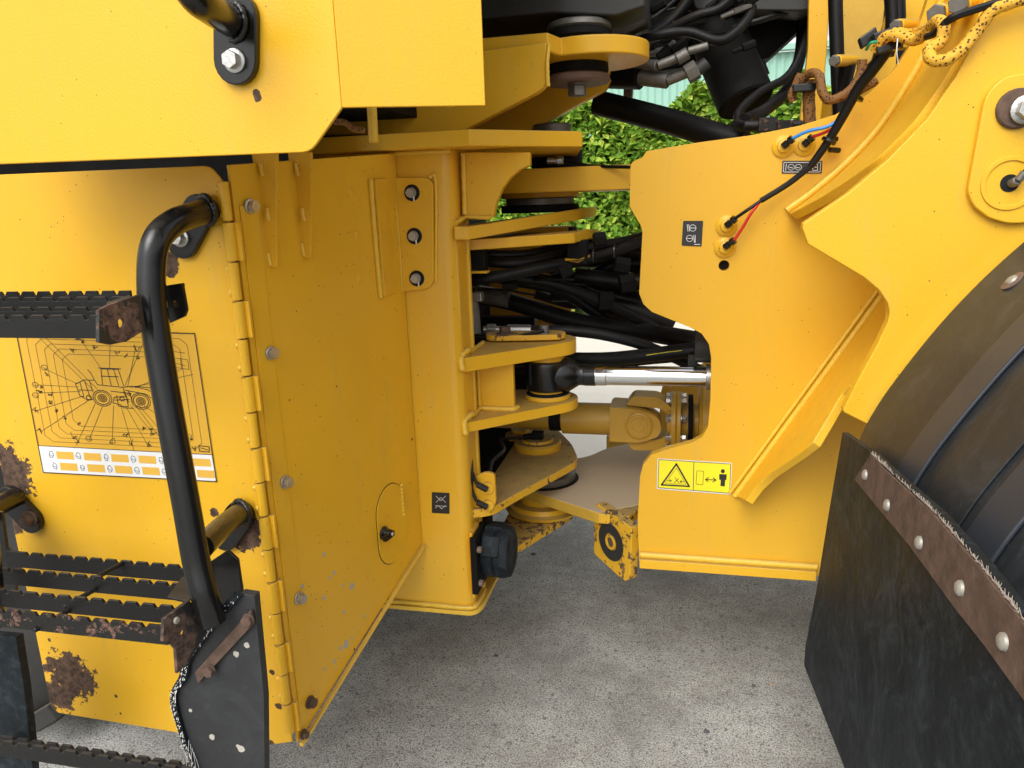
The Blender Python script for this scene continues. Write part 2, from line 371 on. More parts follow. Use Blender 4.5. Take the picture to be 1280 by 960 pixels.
shed = thing('shed', 'pale green corrugated metal shed rising behind the hedge', 'shed', (0, 15, 0))
mg = mat('pale_green_cladding', (.30, .52, .42), .5, var=.05, vscale=2, bump=.05)
def cladding(x0, x1, y, z0, z1):
    mb = MB(); xs = np.arange(x0, x1, .02); fr = [V(x, y+.018*math.sin(x*2*PI/.13), z0) for x in xs]; bk = [p+V(0, 0, z1-z0) for p in fr]
    return mb.strip(fr, bk, V(0, .004, 0))
for k in range(5):
    build('cladding_sheet', cladding(-6+k*2.2, -6+k*2.2+2.19, 14.6+(k % 2)*.006, .1, 3.75), mg, shed, sharp=80)
build('gutter', MB().box((-6, 14.45, 3.76), (4.99, 14.6, 3.86)), mg, shed, bev=.01)
build('roof', MB().prism([V(-6.1, 14.5, 3.87), V(5.05, 14.5, 3.87), V(5.05, 22, 5.2), V(-6.1, 22, 5.2)], V(0, 0, .05)), mat('pale_roof', (.75, .76, .74), .5), shed)
build('shell', MB().box((-6, 14.7, .02), (5, 22, 3.7)), mg, shed)

# ------------------------------------------------------------ the loader
LD = thing('wheel_loader', 'yellow articulated wheel loader seen at its hinge joint, steps left and black mudguard right', 'loader', (-.2, 2.3, 0))
PA = M_['paint']
def P(name, mb, m=None, parent=None, **k): return build(name, mb, m or PA, parent or LD, **k)
def bolt(c, n, r, parent, m='zinc', washer=1.35, h=None, wm=None):
    n = n.normalized(); h = h or r*.95; mb = MB()
    u = n.orthogonal().normalized(); v = n.cross(u); a0 = random.uniform(0, 1)
    hexa = [c+n*.0012*1+(u*math.cos(a0+k*PI/3)+v*math.sin(a0+k*PI/3))*r for k in range(6)]
    mb.prism([p+n*r*.28 for p in hexa], n*h)
    mb.lathe(c, n, [(r*washer*.97, -.0005), (r*washer, r*.06), (r*washer, r*.26), (r*washer*.95, r*.3)], 18)
    mb.lathe(c+n*(r*.28+h), n, [(r*.78, -.0003), (r*.7, r*.07)], 14)
    return build('bolt', mb, M_[m], parent, bev=r*.08, segs=1)
def bead(name, pts, r, parent, m='weld', wob=.12): return build(name, MB().tube(pts, r, 8, 8, wob), M_[m], parent, sharp=70)
def obround(c1, c2, r, n, k=10):
    d = (c2-c1).normalized(); s = n.cross(d).normalized(); out = []
    for i in range(k+1):
        t = PI*i/k; out.append(c2+s*math.cos(t)*r+d*math.sin(t)*r)
    for i in range(k+1):
        t = PI*i/k; out.append(c1-s*math.cos(t)*r-d*math.sin(t)*r)
    return out

# --- upper fender panel A with folded face B
yA = .95
A = onY([(427, 135), (388, 190), (200, 197), (-60, 207.5)], yA)
topA = 2.1
A = [V(A[0].x, yA, topA), A[0], A[1], A[2], A[3], V(A[3].x, yA, topA)]
spA = [(at(320, 117, Y=yA), .006), (at(322, 122, Y=yA), .005)]
mA = mat('yellow_paint_upper', YEL, .3, var=.05, vscale=4, bump=.22, bscale=300, coat=.05, spec=.4, speck=.8, spots=spA, dust=.2)
fp = P('fender_panel', MB().prism(rc(A, [0, 0, .012, 0, 0, 0], 3), V(0, .006, 0)), mA, bev=.0015)
eB = V(A[1].x, yA, 0); ang = math.radians(21)
dB = V(math.cos(ang), math.sin(ang), 0); nB = dB.cross(ZV)
b1 = atp(427, 134, eB, nB); b2 = atp(607, 132, eB, nB); b1.z = (b1.z+A[1].z)/2
B = [V(b1.x+.0006, b1.y+.0002, b1.z), b2, V(b2.x, b2.y, topA), V(b1.x+.0006, b1.y+.0002, topA)]
P('fender_side_face', MB().prism(B, -nB*-.006 if nB.y > 0 else -nB*.006), mA, bev=.0015)
ub = b1.z+.004
P('fender_lip', MB().prism([V(b1.x, b1.y+.008, ub), V(b2.x-.008, b2.y+.004, ub), V(b2.x-.018, b2.y+.03, ub), V(b1.x-.01, b1.y+.034, ub)], V(0, 0, .004)), mA)
P('gap_shade_panel', MB().box((-2.6, 1.5, .7), (-.80, 1.52, 1.95)), M_['dark'])  # dark sheet added as body shadow behind the gap above the door
P('gap_shade_panel', MB().box((-.84, 1.55, 1.6), (-.62, 2.6, 1.95)), M_['dark'])
cab = MB().box((-2.6, 1.0, 1.95), (b2.x-.02, 3.4, 2.1)); P('cab_floor', cab, M_['darkgrey'], bev=.01)
P('cab_wall', MB().box((-2.6, 1.05, 2.1), (b2.x-.1, 3.3, 3.3)), PA, bev=.02)
# handrail at top left
fl = P('handrail_flange', MB().prism(obround(at(299, 22, Y=yA), at(299, 77, Y=yA), .0305, YV), V(0, -.012, 0)), M_['black'], bev=.002)
hr = P('handrail', MB().tube([at(150, -170, Y=.78), at(205, -70, Y=.79), at(240, -10, Y=.82), at(262, 10, Y=.86), at(290, 28, Y=.945)], .019, 16), M_['black'])
bead('weld_bead', circ(at(291, 28, Y=.94), .0225, V(.35, 1, 0), 14)+[circ(at(291, 28, Y=.94), .0225, V(.35, 1, 0), 14)[0]], .0045, hr, 'black')
bolt(at(294, 76, Y=yA-.012), -YV, .0115, fl)

# --- door panel D (left) -------------------------------------------------
yD = 1.15
Dr = at(325, 600, Y=yD).x; Dl = at(65, 890, Y=yD).x
Dpts = [V(Dl, yD, 1.478), at(262, 207, Y=yD), at(283, 228, Y=yD), at(368, 928, Y=yD), at(331, 932, Y=yD), at(222, 916, Y=yD), at(65, 890, Y=yD)]
Dpts[2].x = Dr; Dpts[3].x = Dr
spD = [(at(86, 845, Y=yD), .056), (at(72, 868, Y=yD), .04), (at(104, 852, Y=yD), .032), (at(66, 830, Y=yD), .02), (at(8, 592, Y=yD), .06), (at(214, 328, Y=yD), .016), (at(212, 340, Y=yD), .012), (at(308, 674, Y=yD), .027), (at(322, 660, Y=yD), .018),
       (at(268, 640, Y=yD), .009), (at(340, 840, Y=yD), .006), (at(349, 883, Y=yD), .007), (at(62, 800, Y=yD), .004), (at(145, 870, Y=yD), .004), (at(151, 892, Y=yD), .003), (at(235, 916, Y=yD), .008),
       (at(66, 885, Y=yD), .014), (at(340, 930, Y=yD), .008), (at(20, 648, Y=yD), .03), (at(30, 640, Y=yD), .03)]
mD = mat('yellow_paint_door', YEL, .36, var=.06, vscale=5, bump=.16, bscale=260, coat=.0, spec=.4, speck=1, spots=spD, dust=.2)
door = P('side_door', MB().prism(rc(Dpts, [0, .012, .012, 0, 0, .01, .02], 4), V(0, .005, 0)), mD, bev=.0015)
# left: neighbouring tank skirt and rear tyre behind the ladder
P('side_skirt', MB().box((-2.6, 1.2, .90), (Dl-.02, 1.22, 1.46)), M_['paint'])
P('mount_post', MB().cyl(at(467, 178, Y=1.35), at(464, 120, Y=1.35), .009, 14), M_['weld'])
P('braided_harness', MB().tube([at(418, 152, Y=1.3), at(430, 153, Y=1.3), at(442, 161, Y=1.3), at(455, 163, Y=1.3)], .0055, 8), M_['braid_old'])
# --- hinged plate E --------------------------------------------------------
e0 = V(Dr+.006, 1.162, 0); e1 = V(-.648, 1.695, 0); dE = (e1-e0).normalized(); nE = ZV.cross(dE).normalized()
if nE.x < 0: nE = -nE
def EP(px, py, off=0): return atp(px, py, e0, nE)+nE*off
Eb = [EP(386, 915), EP(515, 690)]
paleE = [(EP(x, y), r) for x, y, r in [(405, 693, .005), (418, 716, .005), (412, 722, .004), (378, 733, .005), (405, 747, .005), (440, 733, .008), (430, 765, .005), (455, 770, .004), (433, 805, .009), (426, 810, .006), (418, 827, .005), (406, 836, .004), (386, 855, .005), (384, 865, .005), (428, 732, .004), (440, 797, .004)]]
spE = [(EP(515, 549), .003), (EP(362, 500), .002), (EP(421, 483), .002), (EP(443, 812), .003)]
mE = mat('yellow_paint_hinged', YEL, .3, var=.08, vscale=4, bump=.14, bscale=260, coat=.06, spec=.4, speck=1.3, pale=paleE, spots=spE, dust=.15)
Etop = EP(480, 196).z
Epts = [V(e0.x, e0.y, 1.46), V(*(e0+dE*.3).xy, 1.46), V(*(e0+dE*.3).xy, Etop), V(e1.x, e1.y, Etop), Eb[1]+(e1-V(Eb[1].x, Eb[1].y, 0)), Eb[0]+(e0-V(Eb[0].x, Eb[0].y, 0))]
Epts = [V(e0.x, e0.y, 1.475), V(e1.x, e1.y, Etop+.01), V(e1.x, e1.y, Eb[1].z), V(e0.x, e0.y, Eb[0].z)]
Epl = P('hinged_side_plate', MB().prism(Epts, -nE*.006), mE, bev=.0015)
P('edge_trim', MB().strip([Epts[3]+nE*.002, Epts[2]+nE*.002], [Epts[3]+nE*.012+ZV*.001, Epts[2]+nE*.012+ZV*.001], V(0, 0, -.008)), M_['weld'], Epl, bev=.002)
# piano hinge
hz = V(Dr+.004, yD-.008, 0); z0, z1 = at(370, 912, Y=yD).z, at(285, 226, Y=yD).z
hg = P('hinge_leaf', MB().prism([V(*(e0+dE*.012).xy, z1-.04)+nE*.003, V(*(e0+dE*.055).xy, z1-.045)+nE*.003, V(*(e0+dE*.055).xy, z0+.01)+nE*.003, V(*(e0+dE*.012).xy, z0)+nE*.003], -nE*.0029), PA, bev=.001)
nb = 16; seg = (z1-z0)/nb; proto = None
for k in range(nb):
    za = z0+k*seg+.0012; zb = z0+(k+1)*seg-.0012
    big = k % 2 == 0
    mb = MB().cyl(V(hz.x, hz.y, za), V(hz.x, hz.y, zb), .0102 if big else .0088, 14, .001)
    if big: mb.box((hz.x+.003, hz.y+.004, za), (hz.x+.018, hz.y+.011, zb))
    else: mb.box((hz.x-.016, hz.y+.001, za+.006), (hz.x-.003, hz.y+.0065, zb-.006))
    build('hinge_knuckle', mb, PA, hg, bev=.0008, segs=1)
    if k % 2:
        for zz in (za+.012, zb-.012):
            build('weld_bead', MB().lathe(V(hz.x-.012, hz.y+.003, zz), -YV, [(.006, 0), (.005, .003), (.002, .005)], 8), M_['weld'], hg)
for (x, y, r, mm) in [(310, 258, .0105, 'zinc'), (336, 441, .0105, 'zinc'), (354, 602, .0105, 'zinc'), (371, 747, .0105, 'zinc'), (385, 877, .0105, 'rust'), (377, 917, .008, 'rust')]:
    bolt(EP(x, y, .004), nE, r, hg, mm, 1.3)
# fins under the panel
for (xa, xt, xb, yb) in [(320, 346, 337, 334), (366, 389, 379, 322)]:
    q = EP(xb, yb); yy = q.y
    pts = onY([(xa+4, 190), (xt-1, 190), (xt, yb), (xb-1, yb+1)], yy)
    pts[0].x = EP(xa, 200).x-.01
    fin = P('gusset_fin', MB().prism(pts, V(0, .010, 0)), PA, bev=.001)
    for (wx, wy) in [((xa+xb)/2-3, 212), ((xa+xb)/2+5, 268), (xb-2, yb-10)]:
        build('weld_bead', MB().tube([at(wx, wy-8, Y=yy-.002), at(wx+1, wy, Y=yy-.003), at(wx+3, wy+8, Y=yy-.002)], .0042, 6, 3, .15), M_['weld'], fin)
# access cover + latch on E
c1, c2 = EP(487, 606), EP(491, 702)
up = V(0, 0, 1)
rr = .058
mid = (c1+c2)/2; mid -= nE*((mid-e0).dot(nE))
hE = 112/930*1.62/2*1.02
ell = obround(mid+up*(hE-.062), mid-up*(hE-.062), .062, nE, 12)
gap = MB()
for s_, e_ in zip(ell, ell[1:]+ell[:1]): pass
P('cover_seam', MB().prism([p+nE*.0002+(p-mid).normalized()*.0022 for p in ell], nE*.0004), M_['inkbrown'], Epl)
cov = P('access_cover', MB().prism([p+nE*.0008 for p in ell], nE*.0022), mE, Epl, bev=.0008)
hp = mid+dE*.052+up*.03
for k in range(9):
    a_ = hp+up*(k*.0095-.03)
    build('hinge_knuckle', MB().cyl(a_+nE*.004, a_+nE*.004+up*.0085, .004, 10, .0008), M_['weld'], cov)
lp = EP(478, 666, .003)
lt = build('latch', MB().lathe(lp, nE, [(.017, 0), (.017, .004), (.013, .008), (.011, .02), (.008, .022)], 18).obox(lp+nE*.018-dE*.006-up*.002, dE*.019, up*.007, nE*.005), M_['black'], Epl, bev=.001)
build('lock_pin', MB().cyl(lp+nE*.02+dE*.002, lp+nE*.026+dE*.002, .005), M_['zinc'], lt)

# --- column F ----------------------------------------------------------------
yF = 1.70; zF0, zF1 = .352, 1.52; xF = -.518
prof = [(-.85, yF)] + [(xF-.028+.028*math.sin(t*PI/2/6), yF+.028-.028*math.cos(t*PI/2/6)) for t in range(7)] + [(xF, yF+.13)]
inner = [(x-.018 if i else x, y+.018) for i, (x, y) in enumerate(prof)]
loop = [V(x, y, zF0) for x, y in prof]+[V(xF-.018, yF+.13, zF0)]+[V(x, max(y, yF+.018), zF0) for x, y in [(xF-.018, yF+.03), (-.85, yF+.018)]]
colm = P('rear_frame_column', MB().prism(loop, V(0, 0, zF1-zF0)), mat('yellow_paint_column', YEL, .3, var=.05, vscale=3, bump=.06, bscale=260, coat=.3, spec=.45, speck=1.2, dust=.12), bev=.001)
P('column_foot_plate', MB().prism(rc([V(-.85, yF-.012, zF0-.012), V(xF+.002, yF-.012, zF0-.012), V(xF+.02, yF+.02, zF0-.012), V(xF+.02, yF+.5, zF0-.012), V(-.85, yF+.5, zF0-.012)], [0, .02, .02, 0, 0]), V(0, 0, .0118)), M_['weld'], bev=.002)
bead('weld_bead', [V(-.84, yF-.002, zF0+.006), V(-.65, yF-.003, zF0+.007), V(xF-.02, yF-.002, zF0+.006), V(xF+.004, yF+.02, zF0+.006), V(xF+.004, yF+.1, zF0+.006)], .007, colm)
bead('weld_bead', [V(xF+.001, yF+.1, z) for z in (.36, .6, .9, 1.2, 1.51)], .005, colm)
# bent bracket with three bolts
yb_ = yF-.001
br = onY([(493, 222), (536, 222), (543, 229), (544, 352), (536, 361), (504, 364)], yb_)
bb = P('bolted_bracket', MB().prism(rc(br, [0, .008, .008, .01, .01, 0], 3), V(0, -.012, 0)), PA, colm, bev=.002)
bl_ = onY([(461, 224), (487, 222), (489, 365), (474, 371)], yb_-.004)
blk = [EP(463, 224, .014), br[0]+V(0, -.0125, 0), br[-1]+V(0, -.0125, 0), EP(475, 371, .014)]
for (x, y) in ((440, 241), (447, 295), (450, 348)): build('plug_weld', MB().lathe(EP(x, y, .0), nE, [(.012, 0), (.009, .0015), (.004, .002)], 14), mE, Epl)
build('bracket_flange', MB().prism(blk, -nE*.008), PA, bb, bev=.002)
bead('weld_bead', [EP(461, 224, .004), EP(467, 297, .004), EP(474, 372, .004)], .006, bb)
bead('weld_bead', [br[0]+V(.003, -.0135, -.003), (br[0]+br[-1])/2+V(.004, -.014, 0), br[-1]+V(.003, -.0135, .003)], .0035, bb, wob=.02)
bead('weld_bead', [br[1]+V(.003, -.003, 0), br[2]+V(.004, -.003, 0), br[3]+V(.003, -.003, 0)], .004, bb)
for x, y in [(515, 241), (518, 295), (521, 348)]:
    q = at(x, y, Y=yb_-.012)
    build('bushing', MB().lathe(q, -YV, [(.019, -.001), (.019, .001), (.0165, .002), (.0165, .0025)], 20), M_['hollow'], bb)
    bolt(q+V(-.001, -.002, 0), -YV, .0105, bb, 'bead', 1.15)
    build('witness_mark', MB().box(tuple(q+V(.004, -.006, -.019)), tuple(q+V(.0065, -.0035, -.008))), M_['white'], bb)

# --- plates of the rear frame --------------------------------------------------
AX = at(676, 250, Y=2.28).x; AY = 2.28            # articulation axis
zP1 = at(500, 166, Y=1.65).z
P1 = [V(at(400, 166, Z=zP1).x-.3, 1.65, zP1), V(at(586, 166, Y=1.65).x, 1.65, zP1), at(728, 170, Y=1.86), V(at(716, 170, Y=2.7).x, 2.7, zP1), V(-.95, 2.7, zP1)]
for q in P1: q.z = zP1
tp = P('upper_hinge_plate', MB().prism(P1, V(0, 0, -.036)), PA, bev=.003)
bead('weld_bead', [V(-.8, yF-.002, zP1-.041), V(-.6, yF-.003, zP1-.041), V(xF, yF+.004, zP1-.04)], .006, tp)
# web below it with round cut-out
arc = [(662, 207), (650, 212), (638, 222), (627, 237), (620, 253), (616, 272)]
P('upper_gusset', MB().prism(onY([(578, 190), (662, 190)]+arc+[(578, 272)], 1.76), V(0, .025, 0)), PA, bev=.003)
bead('weld_bead', onY([(579, 192), (580, 230), (581, 268)], 1.755), .006, tp)
bead('weld_bead', onY([(582, 271), (598, 272), (614, 272)], 1.755), .005, tp)
P2 = [at(567, 283, Y=1.70), at(586, 283, Y=1.71), at(722, 261, Y=2.12), at(724, 257, Y=2.5), at(574, 262, Y=2.3)]
for q in P2[3:]: q.z = P2[2].z
P2[4].z = P2[0].z
P2t = [P2[0], P2[1], P2[2], V(P2[2].x, 2.6, P2[2].z), V(P2[0].x, 2.6, P2[0].z)]
P('middle_hinge_plate', MB().prism(P2t, V(0, 0, -.031)), PA, bev=.003)
bead('weld_bead', [at(569, 279, Y=1.71), at(580, 272, Y=1.76), at(590, 270, Y=1.8)], .007, tp)
# hose tray
T3 = [at(577, 300, Y=1.84), at(640, 296, Y=1.87), at(718, 291, Y=1.98), at(738, 286, Y=2.12), V(at(738, 286, Y=2.12).x, 2.4, 1.30), V(xF, 2.4, 1.30)]
ty = P('hose_tray', MB().prism(rc(T3, [0, 0, .01, .01, 0, 0], 3), V(0, 0, -.027)), PA, bev=.003)
bolt(at(716, 291, Y=2.06)+V(0, 0, .0), ZV, .013, ty, 'black')
P('hose_guide', MB().box((at(710, 320, Y=2.05).x, 2.03, at(715, 330, Y=2.05).z), (at(735, 320, Y=2.05).x, 2.07, at(715, 300, Y=2.05).z)), M_['dark'], bev=.003)
P('hose_guide', MB().box((at(590, 320, Y=1.9).x, 1.88, at(600, 336, Y=1.9).z), (at(608, 320, Y=1.9).x, 1.92, at(600, 308, Y=1.9).z)), M_['dark'], bev=.003)
P('guide_strip', MB().box((at(590, 320, Y=1.89).x, 1.87, at(600, 341, Y=1.89).z), (at(610, 320, Y=1.89).x, 1.9, at(600, 338, Y=1.89).z)), PA, bev=.001)
P('guide_strip', MB().prism([at(706, 323, Y=2.02), at(722, 325, Y=2.0), at(736, 319, Y=2.05), at(736, 322, Y=2.05), at(722, 328.5, Y=2.0), at(706, 326, Y=2.02)], V(0, .03, 0)), PA, bev=.001)

# pins and bearings on the axis
def disc(name, y_top, y_bot, wpx, m, cx=676, Y=2.28, parent=None, n=36, bv=.003):
    c = at(cx, (y_top+y_bot)/2, Y=Y); r = wpx/2/930*Y*1.0
    za = at(cx, y_bot, Y=Y-r).z; zb = at(cx, y_top, Y=Y-r).z
    return P(name, MB().cyl(V(c.x, Y, za), V(c.x, Y, zb), r, n, bv), M_[m] if isinstance(m, str) else m, parent)
disc('pin_cap', 153, 169, 46, 'steel', 690); disc('seal_ring', 186, 209, 62, 'dark', 696)
b_ = P('grease_fitting', MB().cyl(at(684, 201, Y=2.1), at(698, 201, Y=2.1), .009).cyl(at(696, 201, Y=2.1), at(704, 200, Y=2.1), .012, 6), M_['zinc'])
disc('bearing_retainer', 237, 247, 96, PA, 675); disc('seal_ring', 247, 258, 84, 'steel', 675); disc('seal_ring', 256, 266, 96, 'dark', 675)

# front-frame upper lug
zt, zb_ = at(700, 209, Y=2.06).z, at(700, 240, Y=2.06).z
cxl = at(676, 240, Y=2.28).x
lug = [V(cxl+.22*math.cos(t), 2.28+.22*math.sin(t), zt) for t in [PI/2+PI*k/16 for k in range(17)]]
lug += [V(0, 2.06, zt), V(0, 2.5, zt)]
P('front_upper_lug', MB().prism(lug, V(0, 0, zb_-zt)), PA, bev=.004)
P('hose', MB().tube([at(705, 201, Y=2.1), at(735, 207, Y=2.08), at(765, 208.5, Y=2.05), at(795, 209, Y=2.02)], .0045, 8), M_['hose'])

# steering cylinder brackets P4 / P5
zP4 = at(573, 448, Y=1.71).z
pY = 1.98; pX = at(684, 470, Y=pY).x
def lugplate(name, z, thick, r, x0px, y0px, m=PA):
    a = at(x0px, y0px, Z=z)
    c = V(pX, pY, z)
    # tangent from a to circle of radius r (front side)
    d = c-a; L_ = d.length; al = math.atan2(d.y, d.x); be = math.asin(r/L_)
    t0 = al-be-PI/2
    pts = [V(xF-.004, a.y, z), a]
    for k in range(15):
        t = t0+(PI/2+.25-t0)*k/14; pts.append(c+V(math.cos(t)*r, math.sin(t)*r, 0))
    pts.append(V(xF-.004, pY+r*.9, z))
    return P(name, MB().prism(pts, V(0, 0, -thick)), m, bev=.0025)
lp4 = lugplate('steering_bracket_plate', zP4, .036, .082, 577, 448)
zP5 = at(575, 529, Y=1.71).z
lp5 = lugplate('steering_bracket_plate', zP5, .026, .084, 578, 529)
wp = onY([(577, 455), (641, 452), (641, 520), (577, 532)], 1.84)
wp[0].z = wp[1].z = zP4-.034; wp[2].z = wp[3].z = zP5-.002
P('bracket_web', MB().prism([V(xF-.01, 1.84, wp[0].z), V(wp[1].x, 1.84, wp[0].z), V(wp[1].x, 1.84, wp[2].z), V(xF-.01, 1.84, wp[2].z)], V(0, .02, 0)), PA, bev=.004)
bead('weld_bead', [V(xF+.004, 1.836, zP5+.005), V((xF+wp[1].x)/2, 1.835, zP5+.004), V(wp[1].x-.005, 1.836, zP5+.004), V(wp[1].x+.006, 1.855, zP5+.004)], .008, lp5)
bead('weld_bead', [V(xF+.004, 1.837, zP5+.01), V(xF+.004, 1.837, zP4-.04)], .005, lp5)
for zz, px, py in ((zP4, 573, 445), (zP5, 575, 527)):
    bead('weld_bead', [V(xF+.002, 1.73, zz+.003), V(xF+.004, 1.80, zz+.004), V(xF+.004, 1.9, zz+.004)], .006, lp4)
    bead('weld_bead', [V(xF+.001, 1.705, zz-.03), V(xF-.004, 1.715, zz+.002), V(xF+.006, 1.74, zz+.014), V(xF+.006, 1.77, zz+.005)], .008, lp4)
# keeper plate with chips
kz = zP4+.004
kc1, kc2 = V(pX-.125, pY-.03, kz), V(pX+.018, pY-.01, kz)
kp = P('pin_keeper_plate', MB().prism(obround(kc1, kc2, .037, ZV), V(0, 0, .016)), M_['paint_worn'], bev=.003)
bolt(V(pX-.105, pY-.045, kz+.016), ZV, .016, kp, 'rust', 1.5); bolt(V(pX+.0, pY-.03, kz+.016), ZV, .013, kp, 'steel', 1.2, h=.018)
# eye, bushings, rod
zc = (zP4-.036+zP5)/2+.001; hh = (zP4-.036-zP5)/2
eye = P('steering_rod_eye', MB().lathe(V(pX, pY, zc-hh*.66), ZV, [(.05, 0), (.058, .004), (.06, .012), (.06, hh*1.32-.012), (.058, hh*1.32-.004), (.05, hh*1.32)], 32)
        .lathe(V(pX+.03, pY, zc), XV, [(.052, 0), (.048, .03), (.034, .052), (.029, .06), (.029, .074), (.030, .075), (.030, .105)], 28), M_['black'], bev=0)
build('bushing', MB().cyl(V(pX, pY, zc+hh*.62), V(pX, pY, zc+hh*.99), .050, 30), PA, eye)
build('bushing', MB().cyl(V(pX, pY, zc-hh*.99), V(pX, pY, zc-hh*.62), .05, 30).cyl(V(pX, pY, zP5+.0005), V(pX, pY, zP5+.013), .064, 32), M_['paint_old'], eye)
rx0 = pX+.13
rod = P('steering_rod', MB().lathe(V(rx0, pY, zc), XV, [(.0255, 0), (.0285, .002), (.0285, .033), (.0265, .035), (.0265, .40), (.0265, .40)][:5], 36), M_['chrome'])
gl = P('cylinder_gland', MB().cyl(V(.085, pY, zc), V(.16, pY, zc), .05, 30), M_['black'])
P('steering_cylinder', MB().cyl(V(.16, pY, zc), V(.75, pY, zc), .045, 30), M_['black'])
build('gland_ring', MB().cyl(V(.07, pY, zc), V(.084, pY, zc), .034, 24), M_['zinc'], gl)
P('hose_clamp', MB().cyl(at(868, 432, Y=2.0), at(868, 432, Y=2.0)+V(.05, 0, 0), .045, 24).box(tuple(at(860, 460, Y=2.02)), tuple(at(872, 440, Y=2.06)+V(0, .02, 0))), M_['darkgrey'], bev=.002)

# driveshaft
DY, dz = AY, at(735, 523, Y=2.28).z
def X_(px, py=523, Y=DY): return at(px, py, Y=Y).x
ds = P('driveshaft', MB().lathe(V(X_(560), DY, dz), XV, [(.04, 0), (.04, X_(692)-X_(560)), (.04, X_(692)-X_(560)), (.037, X_(693)-X_(560)), (.037, X_(703)-X_(560)), (.051, X_(704)-X_(560)), (.051, X_(766)-X_(560))], 32), M_['brown'])
build('slip_seal', MB().cyl(V(X_(688), DY, dz), V(X_(702), DY, dz), .043, 26), M_['dark'], ds)
yk = MB()
yk.prism(rc([V(X_(764), DY-.058, dz-.055), V(X_(764), DY-.058, dz+.055), V(X_(800), DY-.066, dz+.052), V(X_(826), DY-.066, dz+.03), V(X_(828), DY-.066, dz-.03), V(X_(800), DY-.066, dz-.055)], [0, 0, .02, .03, .03, .02]), V(0, .035, 0))
yk.prism([V(X_(764), DY-.05, dz-.054), V(X_(764), DY-.05, dz+.054), V(X_(784), DY-.05, dz+.054), V(X_(784), DY-.05, dz-.054)], V(0, .1, 0))
yk.prism(rc([V(X_(764), DY+.03, dz-.055), V(X_(764), DY+.03, dz+.055), V(X_(800), DY+.03, dz+.052), V(X_(828), DY+.03, dz)], .01), V(0, .035, 0))
build('yoke', yk, M_['brown'], ds, bev=.006)
uj = V(X_(800), DY, dz)
build('bearing_cup', MB().lathe(uj+V(0, -.064, 0), -YV, [(.042, 0), (.042, .006), (.037, .008), (.035, .005), (.028, .005), (.027, .009), (.018, .009), (.017, .006)], 28), M_['brown'], ds)
build('universal_cross', MB().cyl(uj-ZV*.075, uj+ZV*.075, .022, 20).cyl(uj-YV*.06, uj+YV*.06, .024, 20), M_['steel'], ds)
fy = MB()
for s in (1, -1):
    fy.prism(rc([V(X_(783), DY-.04, dz+s*.058), V(X_(792), DY-.04, dz+s*.088), V(X_(822), DY-.04, dz+s*.086), V(X_(840), DY-.04, dz+s*.055), V(X_(840), DY-.04, dz+s*.02), V(X_(826), DY-.04, dz+s*.05)], .012), V(0, .08, 0))
fy.cyl(V(X_(834), DY, dz), V(X_(842), DY, dz), .06, 28)
build('flange_yoke', fy, M_['brown'], ds, bev=.006)
build('flange', MB().cyl(V(X_(839), DY, dz), V(X_(845), DY, dz), .093, 40), M_['brown'], ds); build('flange', MB().cyl(V(X_(846), DY, dz), V(X_(851), DY, dz), .093, 40), M_['brown'], ds)
for k in range(8):
    a = k*PI/4+.39; q = V(0, -math.cos(a)*.078, math.sin(a)*.078)
    if q.y > .03: continue
    bolt(V(X_(851), DY, dz)+q, XV, .012, ds, 'zinc', 1.1); bolt(V(X_(839), DY, dz)+q, -XV, .012, ds, 'zinc', 1.1)
P('gearbox_output', MB().cyl(V(X_(851)+.001, DY, dz), V(X_(873), DY, dz), .055, 26).cyl(V(X_(873), DY, dz), V(X_(873)+.35, DY, dz), .13, 36, .01), M_['brown'])
P('seal_ring', MB().cyl(V(X_(860), DY, dz), V(X_(866), DY, dz), .085, 30), M_['dark'])

# lower hinge plates
zP6 = .62
P6 = onZ([(590, 560), (640, 536), (700, 539), (716, 556), (722, 571), (720, 577), (640, 620), (604, 655), (584, 672)], zP6)
P6 = [V(xF-.01, P6[0].y+.5, zP6), P6[1]+V(0, .3, 0), P6[2], P6[3], P6[4], P6[5], P6[6], V(P6[7].x, max(P6[7].y, 1.76), zP6), V(xF-.01, 1.735, zP6)]
P('lower_hinge_plate', MB().prism(rc(P6, [0, 0, .05, .05, .02, .02, .08, .03, 0]), V(0, 0, -.024)), M_['paint_old'], bev=.003)
cc = at(672, 556, Z=zP6+.01)
cap = P('bearing_cap', MB().lathe(V(cc.x, cc.y, zP6), ZV, [(.075, 0), (.077, .003), (.077, .02), (.072, .026), (.052, .026), (.05, .034), (.04, .036)], 34), M_['paint_old'])
cp2 = at(650, 543, Z=zP6+.01)
build('bolt_boss', MB().lathe(V(cp2.x, cp2.y, zP6), ZV, [(.05, 0), (.05, .012), (.03, .02), (.03, .03)], 26), M_['paint_old'], cap)
sensor = P('angle_sensor', MB().obox(V(cc.x+.005, cc.y-.02, zP6+.05), V(.018, 0, 0), V(0, .014, 0), V(0, 0, .012)).cyl(V(cc.x-.012, cc.y-.02, zP6+.047), V(cc.x-.04, cc.y-.03, zP6+.043), .010, 12), M_['dark'], bev=.002)
P('sensor_cable', MB().tube([V(cc.x-.035, cc.y-.03, zP6+.043), V(cc.x-.1, cc.y-.08, zP6+.05), at(630, 562, Y=2.0), at(616, 576, Y=1.9), at(612, 590, Y=1.84)], .0055, 8), M_['hose'])
